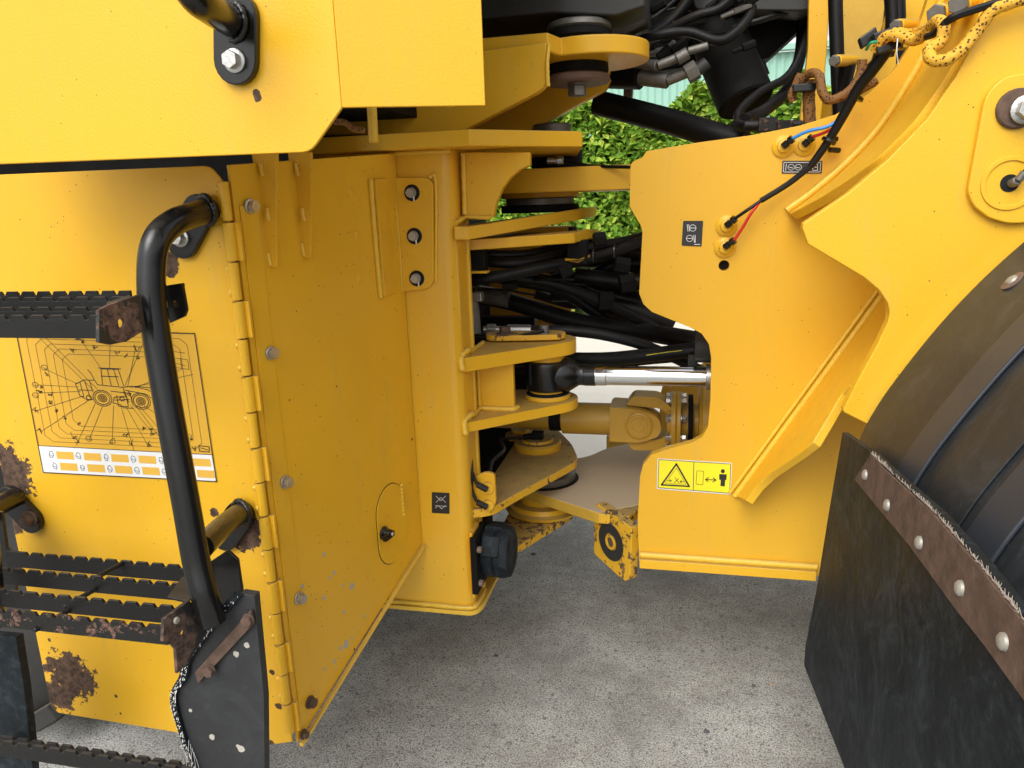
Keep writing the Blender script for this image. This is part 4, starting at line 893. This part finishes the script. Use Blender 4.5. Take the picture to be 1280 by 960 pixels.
for i in range(260):
    k = random.random()**.7*6.99; i0 = int(k); u_ = k-i0; a = E_[i0]; b = E_[i0+1]
    q = at(a[0]+(b[0]-a[0])*u_-random.choice((0, 5, 2)), a[1]+(b[1]-a[1])*u_, Y=.9205); l = random.uniform(.0015, .006)
    th.tube([q, q+V(random.uniform(-.5, .3)*l, -.3*l, random.uniform(-1, .6)*l)], .0005, 3, 0)
for k in range(4):
    q = at(236+k*2, 925+k*5, Y=.918); th.tube([q, q+V(-.002+.003*k, -.003, -.02), q+V(-.010+.007*k, -.004, -.05)], .0003, 4)
build('loose_thread', th, M_['thread'], hf, kind='stuff')
P('rubber_step_hanger', MB().prism(onY([(-60, 790), (20, 797), (30, 860), (40, 950), (46, 1080), (-60, 1080)], .95), V(0, .016, 0)), M_['rubber'], bev=.001)

# --- maintenance chart on the door -----------------------------------------------
yC = yD-.0008
def chart(pts): return onY(pts, yC)
ch = build('maintenance_chart', MB().prism([p+V(0, -.0004, 0) for p in onY([(19, 410), (243, 417), (270.5, 602), (54, 590.5)], yD)], V(0, -.0003, 0)), mat('chart_film_yellow', (.72, .395, .03), .5, var=.05, bump=0), door)
yc = yD-.0012
build('white_panel', MB().prism([p+V(0, -.0009, 0) for p in onY([(48, 557), (265, 568), (270.5, 602), (54, 590.5)], yD)], V(0, -.0004, 0)), M_['white'], ch)
K = lambda s, wd, m=M_['ink'], n='print_line', y=yc: inkY(n, s, y, wd, m, ch, kind='stuff' if len(s) > 8 else None)
K([[(19, 410), (54, 590.5), (270.5, 602), (243, 417), (19, 410)]], .0016, y=yc-.0006)
K([[(48, 557), (265, 568.5)]], .001, y=yc-.0006)
# homography: chart u,v in 0..1 (u right, v down)
def CH(u, v):
    a = (19+u*224, 410+u*7); b = (48+u*217, 557+u*11); return (a[0]+(b[0]-a[0])*v, a[1]+(b[1]-a[1])*v)
S = []
for k in range(5):
    d = .05+.045*k
    S.append([CH(*p) for p in [(d+.04, d*.9), (1-d-.04, d*.9), (1-d, d*.9+.05), (1-d, 1-d*.8-.05), (1-d-.04, 1-d*.8), (d+.04, 1-d*.8), (d, 1-d*.8-.05), (d, d*.9+.05), (d+.04, d*.9)]])
K(S, .0006, M_['inkbrown'])
def ringc(u, v, r, n=14, rv=1.25): return [CH(u+r*math.cos(2*PI*k/n), v+r*rv*math.sin(2*PI*k/n)) for k in range(n+1)]
def pl(*pts): return [CH(*p) for p in pts]
ringc0, pl0_ = ringc, pl
def TR(u, v): return (.42+(u-.42)*.7, .57+(v-.6)*.62)
def ringc(u, v, r, n=14): return ringc0(*TR(u, v), r*.72, n)
def pl(*pts): return [CH(*TR(*p)) for p in pts]
L_ = []
for (u, v) in ((.42, .60), (.73, .62)):
    for r in (.075, .06, .035, .022, .01): L_.append(ringc(u, v, r))
L_ += [pl((.22, .42), (.30, .36), (.38, .36), (.40, .42), (.60, .44), (.62, .56), (.52, .58), (.50, .66), (.56, .68)), pl((.22, .42), (.24, .58), (.30, .64), (.34, .62)), pl((.26, .4), (.27, .6)), pl((.24, .5), (.34, .5)), pl((.30, .38), (.32, .6)), pl((.34, .37), (.35, .52)),
       pl((.44, .42), (.45, .2), (.59, .2), (.61, .42)), pl((.43, .19), (.61, .19)), pl((.50, .2), (.51, .42)), pl((.55, .2), (.57, .42)), pl((.44, .3), (.58, .3)), pl((.38, .36), (.36, .26), (.34, .22)),
       pl((.60, .44), (.68, .42), (.80, .46), (.88, .54), (.93, .68), (.97, .7)), pl((.62, .48), (.78, .52), (.86, .62), (.90, .72)), pl((.70, .42), (.82, .43), (.86, .5), (.83, .56)), pl((.90, .70), (.99, .60)), pl((.92, .74), (1.0, .72)), pl((.90, .70), (.92, .74)), pl((.56, .68), (.58, .72), (.66, .72)), pl((.50, .5), (.66, .52)), pl((.52, .62), (.64, .6)),
       pl((.54, .56), (.54, .70), (.62, .70), (.62, .56)), pl((.64, .48), (.66, .60)), pl((.60, .5), (.63, .64)), ringc(.31, .6, .02), ringc(.645, .53, .012), ringc(.58, .6, .018)]
def sh(l): return l
K(L_, .0012, M_['ink'])
lead = [((.24, .42), (.12, .34)), ((.24, .46), (.06, .48)), ((.25, .52), (.05, .55)), ((.27, .58), (.03, .70)), ((.30, .64), (.03, .88)), ((.36, .66), (.22, .98)), ((.42, .68), (.30, .93)), ((.50, .7), (.43, .95)), ((.56, .7), (.55, 1.0)), ((.60, .7), (.64, .97)), ((.64, .68), (.68, .86)), ((.70, .66), (.78, .93)), ((.75, .68), (.90, .88)),
        ((.45, .19), (.34, .04)), ((.52, .19), (.52, .08)), ((.62, .42), (.74, .0)), ((.64, .44), (.66, .12)), ((.66, .44), (.96, .34)), ((.7, .44), (.9, .3)), ((.40, .5), (.12, .0)), ((.36, .5), (.08, .0)), ((.66, .62), (.72, .9))]
ringc, pl = ringc0, pl0_
K([[CH(*TR(*a)), CH(*b)] for a, b in lead], .0007, M_['ink'])
I = []
for u, v in [(.12, .33), (.05, .48), (.04, .57), (.02, .70), (.02, .88), (.22, .98), (.30, .92), (.43, .97), (.55, 1.0-.03), (.64, .95), (.68, .84), (.78, .92), (.90, .86), (.34, .06), (.52, .06), (.30, .18), (.66, .14), (.22, .9)]:
    v = min(v, .93)
    t = random.random()
    if t < .4: I += [ringc(u, v, .018, 8), pl((u-.01, v), (u+.012, v+.01))]
    else:
        I.append([CH(u+random.uniform(-.022, .022), v+random.uniform(-.03, .03)) for _ in range(7)])
for _ in range(26):
    a_ = random.uniform(0, 6.28); u = .45+.42*math.cos(a_)*random.uniform(.75, 1); v = .5+.42*math.sin(a_)*random.uniform(.7, 1)
    I.append([CH(u+random.uniform(-.014, .014), v+random.uniform(-.02, .02)) for _ in range(8)])
I += [pl((.82, .2), (.94, .22), (.94, .3), (.82, .28), (.82, .2)), pl((.84, .24), (.92, .27)), pl((.86, .2), (.87, .28)), pl((.9, .21), (.9, .29)), pl((.84, .15), (.93, .165))]
K(I, .0008, M_['ink'], 'symbol')
def chB(u, v):
    a = (48+u*217, 557+u*11); b = (54+u*216.5, 590.5+u*11.5); return (a[0]+(b[0]-a[0])*v, a[1]+(b[1]-a[1])*v)
ic = []; mc_ = mat('chart_cell', (.78, .45, .06), .5, bump=0)
for row, v in enumerate((.18, .60)):
    for k in range(6):
        u0 = .075+k*.158+(.03 if row else .02)
        build('table_cell', MB().quad(onY([chB(u0, v), chB(u0+.1, v), chB(u0+.1, v+.28), chB(u0, v+.28)], yc-.0003)), mc_, ch)
        cu, cv = u0-.03, v+.14; ic += [[chB(cu+.015*math.cos(a)*random.uniform(.6, 1.2), cv+.14*math.sin(a)*random.uniform(.6, 1.2)) for a in np.linspace(0, 6.28, 7)], [chB(cu-.01, cv), chB(cu+.01, cv+.05)]]
K(ic, .0008, mat('blue_grey_print', (.05, .08, .14), .5, bump=0), 'symbol', yc-.0006)
K([[chB(.84, -.28), chB(.87, -.1)], [chB(.875, -.28), chB(.875, -.1)], [chB(.89, -.26), chB(.905, -.1), chB(.91, -.27)], [chB(.93, -.3), chB(.99, -.28), chB(.985, -.08), chB(.93, -.1), chB(.93, -.3)], [chB(.94, -.22), chB(.98, -.16)]], .0012, M_['ink'], 'symbol', yc-.0006)
# column label
l2 = build('maintenance_label', MB().prism(rc([p+V(0, -.0006, 0) for p in onY([(540, 615), (562, 616), (562, 642), (540, 641)], yF)], .002, 3), V(0, -.0008, 0)), M_['ink'], colm)
inkY('symbol', [[(545, 620), (549, 624), (545, 628)], [(557, 620), (553, 624), (557, 628)], [(549, 624), (553, 624)], [(544, 632), (558, 633)], [(544, 635), (548, 632), (552, 636), (557, 632)], ring(551, 624, 2)], yF-.002, .0009, M_['white'], l2)

# --- upper mount (arms and rubber mount) ------------------------------------------
T1 = onY([(380, 168), (380, 40), (606, 62), (683, 52), (684, 104), (674, 114), (578, 164), (572, 168)], 1.78)
T1z = zP1+.001
for q in T1:
    if q.z < T1z: q.z = T1z
ma_ = P('mount_arm', MB().prism(rc(T1, [0, 0, 0, 0, .012, .012, 0, 0]), V(0, .035, 0)), PA, bev=.004)
T2 = onY([(560, 60), (764, 64), (765, 100), (757, 112), (664, 163)], 2.26)
T2 += [V(T2[-1].x-.02, 2.26, T1z), V(T2[0].x, 2.26, T1z)]
T2[4].z = max(T2[4].z, T1z+.012)
P('mount_arm', MB().prism(T2, V(0, .035, 0)), PA, bev=.004)
mc = at(738, 66, Y=2.0); zm0 = at(735, 67, Y=1.86).z; zm1 = at(735, 43, Y=1.86).z
dd = [V(mc.x+.145*math.cos(t), 2.0+.145*math.sin(t), zm0) for t in np.linspace(-PI*.62, PI*.5, 20)]
a_ = at(686, 70, Y=1.80); dd = [V(-.9, 2.2, zm0), V(-.9, 1.80, zm0), V(a_.x, 1.80, zm0)]+dd+[V(a_.x, 2.2, zm0)]
P('mount_top_plate', MB().prism([V(p.x, p.y, zm0) for p in dd], V(0, 0, zm1-zm0)), PA, bev=.005)
bead('weld_bead', [at(685, 108, Y=1.777), at(684, 80, Y=1.777), at(686, 56, Y=1.785)], .005, ma_)
cR = V(at(722, 80, Y=2.0).x, 2.0, 0)
def dm(y0, y1, w_, mn, nm, cx=722):
    c = at(cx, 80, Y=2.0); r = w_/2/930*1.95; za = at(cx, y1, Y=2.0-r).z; zb = at(cx, y0, Y=2.0-r).z
    return P(nm, MB().lathe(V(c.x, 2.0, za), ZV, [(r*.93, 0), (r, (zb-za)*.25), (r*.98, (zb-za)*.8), (r*.9, zb-za)], 34), M_[mn])
dm(70, 88, 74, 'dark', 'rubber_mount'); wsr = dm(87, 99, 78, 'rustplate', 'mount_washer')
bolt(V(at(722, 80, Y=2.0).x, 1.985, at(722, 99, Y=1.93).z), -ZV, .024, wsr, 'steel', 1.0, h=.024)
dm(30, 43, 82, 'dark', 'rubber_mount', 724); dm(19, 30, 76, 'steel', 'mount_washer', 724)
# machinery underside over the joint
cf = [(560, -60), (806, -60), (805, 20), (795, 24), (765, 34), (700, 30), (600, 40), (560, 40)]
P('cab_mount_plate', MB().prism(onY([(540, -60), (806, -60), (806, 8), (770, 20), (690, 16), (540, 30)], 1.95), V(0, .6, 0)), M_['darkgrey'], bev=.006)
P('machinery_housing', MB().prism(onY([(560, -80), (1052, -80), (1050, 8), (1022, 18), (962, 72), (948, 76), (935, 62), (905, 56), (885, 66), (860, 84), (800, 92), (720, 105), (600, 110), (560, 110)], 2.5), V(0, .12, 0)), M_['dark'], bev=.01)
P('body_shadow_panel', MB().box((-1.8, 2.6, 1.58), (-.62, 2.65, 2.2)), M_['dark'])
P('mast_beam', MB().prism(onY([(840, -60), (1052, -60), (1048, 8), (1000, 14), (870, 12)], 2.35), V(0, .12, 0)), M_['darkgrey'], bev=.006)
m0, m1 = at(905, 62, Y=2.42), at(930, 122, Y=2.36)
mdir = (m1-m0).normalized(); mo = P('hydraulic_motor', MB().cyl(m0-mdir*.25, m1+mdir*.02, .08, 36, .006), M_['dark'])
# hoses and fittings up there
HS = M_['hose']
for pts, r in [([(745, 128, 2.45), (830, 150, 2.4), (930, 180, 2.3)], .038), ([(1012, 20, 2.45), (1003, 60, 2.4), (985, 95, 2.35), (950, 115, 2.3), (925, 138, 2.25), (922, 155, 2.2)], .012), ([(1004, 20, 2.5), (1000, 70, 2.45), (985, 110, 2.4), (960, 135, 2.3), (938, 147, 2.25), (930, 150, 2.2)], .017),
               ([(900, -10, 2.3), (940, 10, 2.25), (905, 50, 2.2), (860, 40, 2.2), (820, 45, 2.2), (770, 60, 2.25)], .013), ([(880, -30, 2.3), (845, 20, 2.3), (810, 45, 2.3), (760, 70, 2.3)], .016), ([(930, -20, 2.2), (900, 10, 2.2), (870, 20, 2.2), (830, 40, 2.22)], .012),
               ([(920, 155, 2.2), (930, 158, 2.15), (950, 157, 2.12)], .014), ([(760, 96, 2.3), (800, 97, 2.25)], .032)]:
    P('hydraulic_hose', MB().tube([at(x, y, Y=Y) for x, y, Y in pts], r, 12), HS)
for (a, b, r, m) in [((800, 97, 2.25), (835, 101, 2.22), .021, 'steel'), ((835, 101, 2.22), (862, 90, 2.2), .013, 'steel'), ((858, 94, 2.2), (872, 86, 2.2), .026, 'steel'), ((872, 88, 2.2), (884, 78, 2.2), .017, 'darkgrey'), ((785, 78, 2.25), (822, 82, 2.2), .014, 'steel'), ((822, 82, 2.2), (850, 71, 2.2), .012, 'steel'),
                     ((846, 74, 2.19), (860, 66, 2.19), .016, 'steel'), ((860, 64, 2.19), (885, 57, 2.19), .010, 'steel')]:
    q0, q1 = at(*a[:2], Y=a[2]), at(*b[:2], Y=b[2]); P('hose_fitting', MB().cyl(q0, q1, r, 6 if r > .024 else 14), M_[m])
P('support_rod', MB().cyl(at(951, 75, Y=2.4), at(958, 94, Y=2.4), .010, 8), M_['dark'])
random.seed(3)
for k in range(10):
    x = random.uniform(800, 1000); y = random.uniform(-20, 40)-(x-790)*.05; Y = random.uniform(2.35, 2.46)
    P('hydraulic_hose', MB().tube([at(x-60, y+random.uniform(-8, 22), Y=Y), at(x, y, Y=Y-.04), at(x+55, y-random.uniform(0, 40), Y=Y)], random.uniform(.004, .009), 8), HS)
P('lever_rod', MB().cyl(at(780, 115, Y=2.6), at(791, 115, Y=2.6), .022, 10), M_['rustplate'])
P('valve_block', MB().box(tuple(at(948, 164, Y=2.05)), tuple(at(972, 146, Y=2.05)+V(0, .06, 0))).box(tuple(at(972, 162, Y=2.04)), tuple(at(992, 150, Y=2.04)+V(0, .05, 0))).cyl(at(930, 157, Y=2.07), at(1002, 156, Y=2.07), .012, 12), M_['step_rust'], bev=.002)

# tower inside, top right
P('tower_inner_plate', MB().prism(onY([(1012, -60), (1040, -60), (1034, 60), (1026, 152), (1000, 152), (1010, 60)], 2.3), V(0, .02, 0)), PA, bev=.003)
P('tower_inner_plate', MB().prism(onY([(1053, -60), (1112, -60), (1104, 30), (1090, 75), (1055, 110), (1046, 152), (1040, 152)], 2.25), V(0, .03, 0)), M_['dusty'], bev=.003)
P('tower_inner_plate', MB().prism(onY([(1126, -60), (1170, -60), (1160, 10), (1135, 60), (1100, 62)], 2.05), V(0, .03, 0)), PA, bev=.003)
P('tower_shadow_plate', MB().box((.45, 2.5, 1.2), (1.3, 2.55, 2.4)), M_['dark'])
P('far_tower_plate', MB().prism(onY([(1005, 155), (1035, 120), (1120, 60), (1120, 200), (1005, 200)], 2.45), V(0, .03, 0)), PA)
for pts, r in [([(1043, -40, 2.0), (1046, 60, 2.0), (1050, 150, 2.0)], .016), ([(1060, 80, 1.98), (1052, 120, 2.0), (1052, 170, 2.0)], .018), ([(1112, -30, 1.98), (1116, 30, 1.98), (1108, 70, 1.98)], .016), ([(1122, -30, 1.98), (1124, 30, 1.98), (1120, 60, 1.98)], .014)]:
    P('hydraulic_hose', MB().tube([at(x, y, Y=Y) for x, y, Y in pts], r, 12), HS)
for (x0, x1, y, Y, r) in [(1045, 1068, 75, 1.95, .013), (1122, 1146, 31, 1.86, .013), (1172, 1192, 16, 1.7, .018), (1200, 1222, 4, 1.62, .018)]:
    q0, q1 = at(x0, y+1, Y=Y-.03), at(x1, y, Y=Y+.05)
    bo = P('threaded_boss', MB().cyl(q0, q1, r, 16), PA); build('bolt', MB().cyl(q0-(q1-q0).normalized()*.014, q0, r*.95, 6), M_['steel'], bo)
# braided harness
def hb(pts, r, m, sm=8): return P('braided_harness', MB().tube([at(x, y, Y=Y) for x, y, Y in pts], r, 12, sm, .05), M_[m])
hb([(1092, 62, 1.72), (1108, 46, 1.70), (1125, 45, 1.68), (1145, 50, 1.66), (1160, 38, 1.62), (1172, 26, 1.58), (1180, 34, 1.56), (1176, 52, 1.55), (1162, 62, 1.54), (1165, 74, 1.53), (1182, 75, 1.53), (1202, 62, 1.53), (1222, 38, 1.53), (1240, 14, 1.52), (1262, 4, 1.52), (1300, -8, 1.52)], .0108, 'braid')
hb([(1094, 58, 1.73), (1115, 40, 1.71), (1140, 40, 1.68), (1165, 30, 1.62)], .007, 'braid'); hb([(1130, 48, 1.68), (1145, 44, 1.67), (1165, 40, 1.6)], .008, 'braid')
hb([(1078, 75, 1.85), (1075, 95, 1.85), (1060, 115, 1.85), (1038, 125, 1.85), (1028, 115, 1.85), (1024, 95, 1.86), (1012, 92, 1.9), (998, 105, 1.92), (990, 118, 1.92), (992, 127, 1.92)], .0102, 'braid_old')
hb([(1012, 100, 1.92), (1011, 120, 1.92), (1012, 155, 1.92)], .014, 'braid_old'); hb([(1095, 100, 1.88), (1075, 112, 1.88), (1055, 122, 1.88)], .011, 'braid_old'); hb([(1000, 92, 1.93), (994, 110, 1.93), (1010, 108, 1.93)], .008, 'braid_old')
P('connector', MB().obox(at(1107, 52, Y=1.72), V(.022, 0, .006), V(0, .016, 0), V(-.006, 0, .02)).obox(at(1085, 48, Y=1.74), V(.015, 0, .01), V(0, .01, 0), V(-.004, 0, .01)), M_['black'], bev=.003)
P('green_wire', MB().tube([at(1083, 62, Y=1.72), at(1088, 54, Y=1.7), at(1096, 52, Y=1.7)], .003, 6), M_['green'])
P('cable_tie', MB().tube([at(1122, 48, Y=1.66), at(1121, 65, Y=1.66), at(1123, 80, Y=1.67)], .0012, 5), M_['white'])
P('connector', MB().obox(at(1005, 110, Y=1.9), V(.025, 0, 0), V(0, .012, 0), V(0, 0, .009)), M_['black'], bev=.003)
P('wiring_loom', MB().tube([at(1182, 28, Y=1.53), at(1195, 20, Y=1.52), at(1225, 10, Y=1.52), at(1290, -10, Y=1.52)], .007, 8), HS)
P('wiring_loom', MB().tube([at(1158, 46, Y=1.6), at(1168, 42, Y=1.58), at(1182, 28, Y=1.55)], .0065, 8), HS)

# --- hoses through the joint ------------------------------------------------------
zz_ = []
for pts, r, lab in [
    ([(575, 366, 2.3), (640, 378, 2.28), (720, 402, 2.25), (800, 414, 2.2), (870, 426, 2.1), (900, 432, 2.1)], .027, None),
    ([(660, 414, 2.06), (700, 413, 2.06), (750, 418, 2.08), (800, 430, 2.1), (840, 446, 2.12), (890, 470, 2.15)], .0155, None),
    ([(700, 449, 2.12), (760, 449, 2.1), (820, 443, 2.07), (890, 434, 2.05)], .021, None),
    ([(640, 462, 2.2), (720, 462, 2.2), (800, 452, 2.2), (880, 445, 2.2)], .012, None),
    ([(590, 326, 1.98), (650, 328, 1.98), (720, 314, 2.1), (790, 300, 2.2)], .015, None),
    ([(575, 316, 1.98), (650, 318, 2.0), (720, 308, 2.12), (800, 316, 2.2)], .012, None),
    ([(580, 352, 1.95), (620, 346, 1.95), (680, 334, 2.0), (745, 322, 2.1), (810, 300, 2.2)], .0165, None),
    ([(600, 345, 2.05), (680, 352, 2.1), (740, 372, 2.15), (800, 400, 2.2), (850, 430, 2.25)], .016, None),
    ([(720, 300, 2.25), (750, 312, 2.25), (780, 310, 2.25), (820, 300, 2.25)], .034, None),
    ([(720, 345, 2.25), (760, 350, 2.25), (790, 352, 2.25), (830, 352, 2.25)], .026, None),
    ([(690, 350, 2.3), (740, 345, 2.3), (770, 330, 2.3), (820, 328, 2.3)], .02, None),
    ([(730, 372, 2.3), (760, 382, 2.3), (800, 392, 2.3), (840, 410, 2.3)], .036, None),
    ([(690, 365, 2.35), (740, 365, 2.35), (790, 375, 2.35), (830, 380, 2.35)], .032, None),
    ([(575, 340, 2.1), (640, 352, 2.15), (700, 365, 2.2), (760, 400, 2.3), (850, 425, 2.35)], .014, None)]:
    P('hydraulic_hose', MB().tube([at(x, y, Y=Y) for x, y, Y in pts], r, 14), HS)
P('hose_print', MB().ribbon([at(808, 444, Y=2.043), at(835, 440, Y=2.04), at(852, 438, Y=2.035)], .0015, YV), M_['sticker'])
for (x, y) in ((612, 347), (652, 340), (742, 320), (768, 314)):
    q = at(x, y, Y=2.0); P('cable_tie', MB().cyl(q-V(.003, 0, 0), q+V(.003, 0, 0), .019, 14), M_['black'])
P('hose_fitting', MB().cyl(at(590, 376, Y=2.0), at(594, 418, Y=2.0), .018, 16), M_['steel'])
P('hose_fitting', MB().box(tuple(at(590, 377, Y=1.98)), tuple(at(601, 366, Y=1.98)+V(0, .03, 0))), M_['zinc'], bev=.002)
P('hose_fitting', MB().cyl(at(604, 412, Y=2.04), at(634, 412, Y=2.05), .010, 14).cyl(at(608, 412, Y=2.04), at(620, 412, Y=2.045), .018, 6).cyl(at(634, 412.5, Y=2.05), at(664, 413, Y=2.06), .016, 16), M_['zinc'], bev=.001)
P('hose_fitting', MB().cyl(at(595, 367, Y=2.27), at(637, 374, Y=2.26), .028, 16), M_['steel'])
P('wiring_loom', MB().tube([at(578, 421, Y=1.95), at(625, 424, Y=1.93), at(660, 418, Y=1.93), at(680, 413, Y=1.94)], .0055, 8), HS)
P('sensor_cable', MB().tube([at(577, 418, Y=1.97), at(600, 419, Y=1.97), at(628, 418, Y=1.97)], .004, 8), HS)
random.seed(21)
for k in range(16):
    x = random.uniform(735, 795); y = random.uniform(300, 395); Y = random.uniform(2.25, 2.6)
    P('hydraulic_hose', MB().tube([at(x-70, y+random.uniform(-22, 10), Y=Y), at(x-25, y+random.uniform(-8, 8), Y=Y+.03), at(x+20, y+random.uniform(-8, 8), Y=Y-.02), at(x+75, y+random.uniform(-6, 30), Y=Y)], random.uniform(.008, .017), 10), HS)
for k in range(9):
    x = random.uniform(600, 690); y = random.uniform(322, 366); Y = random.uniform(2.05, 2.4)
    P('wiring_loom', MB().tube([at(x-30, y+random.uniform(-6, 6), Y=Y), at(x, y+random.uniform(-5, 5), Y=Y-.02), at(x+40, y+random.uniform(-10, 8), Y=Y)], random.uniform(.003, .007), 8), HS)
for (x, y, Y, l, r) in [(742, 300, 2.0, .03, .02), (768, 330, 2.1, .04, .024), (775, 356, 2.1, .04, .028), (700, 342, 1.98, .03, .018), (628, 356, 2.0, .04, .014), (748, 376, 2.15, .04, .03)]:
    q = at(x, y, Y=Y); P('hose_fitting', MB().cyl(q, q+V(l, .01, random.uniform(-.01, .012)), r, 6), M_['dark'], bev=.001)
for k in range(14):
    x = random.uniform(810, 930); y = random.uniform(0, 75)-(x-810)*.12; Y = random.uniform(2.2, 2.35); q = at(x, y, Y=Y)
    d = V(random.uniform(.02, .05), random.uniform(-.02, .02), random.uniform(.0, .03))
    P('hose_fitting', MB().cyl(q, q+d, random.uniform(.008, .014), 6).cyl(q-d*.8, q, random.uniform(.006, .010), 12), M_[random.choice(['dark', 'darkgrey', 'dark', 'steel'])], bev=.0008)
P('grease_collar', MB().lathe(V(pX, pY, zP5+.0128), ZV, [(.060, 0), (.057, .003), (.054, .006), (.052, .007)], 22), M_['dark'])
P('grease_collar', MB().lathe(V(cc.x+.02, cc.y-.02, zL2+.0005), ZV, [(.115, 0), (.11, .003), (.10, .004)], 26), M_['dark'])
# far side: rear frame far column and cross members
P('rear_frame_far_column', MB().box((-.9, 2.9, .86), (-.42, 2.95, 1.30)), M_['brown'], bev=.004)
P('rear_cross_member', MB().box((-1.6, 2.0, .40), (-.75, 2.9, 1.5)), M_['dark'])
P('gap_dark_sheet', MB().box((-.80, 2.55, .36), (-.50, 2.6, 1.0)), M_['dark'])  # dark sheet added to cover bright ground seen through the lower gap
P('far_steering_bracket', MB().prism(onY([(600, 416), (686, 420), (688, 440), (600, 440)], 2.7), V(0, .2, 0)), M_['brown'])
bx = at(706, 400, Y=2.8)
# concrete pebbles lying about
random.seed(11)
mst = mat('pebble_stone', (.2, .19, .17), .9, var=.3, bump=.5, bscale=90)
mst2 = mat('brown_pebble', (.34, .24, .15), .9, var=.3, bump=.5, bscale=90)
mst3 = mat('dark_pebble', (.09, .09, .09), .9, var=.3, bump=.5, bscale=90)
def pebble(px, py, r, m, lab):
    c = at(px, py, Z=r*.35); bm = MB(); n = 8
    bm.lathe(V(c.x, c.y, -.001), ZV, [(r*.8, 0), (r, r*.35), (r*.75, r*.7), (r*.25, r*.85)], n)
    for i, v in enumerate(bm.v): bm.v[i] = V(c.x+(v.x-c.x)*random.uniform(.75, 1.2), c.y+(v.y-c.y)*random.uniform(.6, .95), v.z)
    o = build('pebble', bm, m, None, sharp=60); o['label'] = lab; o['category'] = 'stone'; o['group'] = 'loose stones on the concrete'
pebble(808, 712, .011, mst, 'round grey stone on the concrete just below the front frame edge'); pebble(667, 692, .010, mst3, 'dark stone lying on the concrete right of the rubber stop')
pebble(965, 854, .007, mst2, 'tan pebble on the concrete left of the mudflap'); pebble(942, 857, .007, mst3, 'black chip on the concrete beside the tan pebble')
pebble(883, 914, .009, mst3, 'dark flat stone near the bottom edge under the gap'); pebble(620, 819, .008, mst3, 'dark stone on the concrete left of centre'); pebble(636, 929, .009, mst, 'grey stone at the bottom centre of the yard')
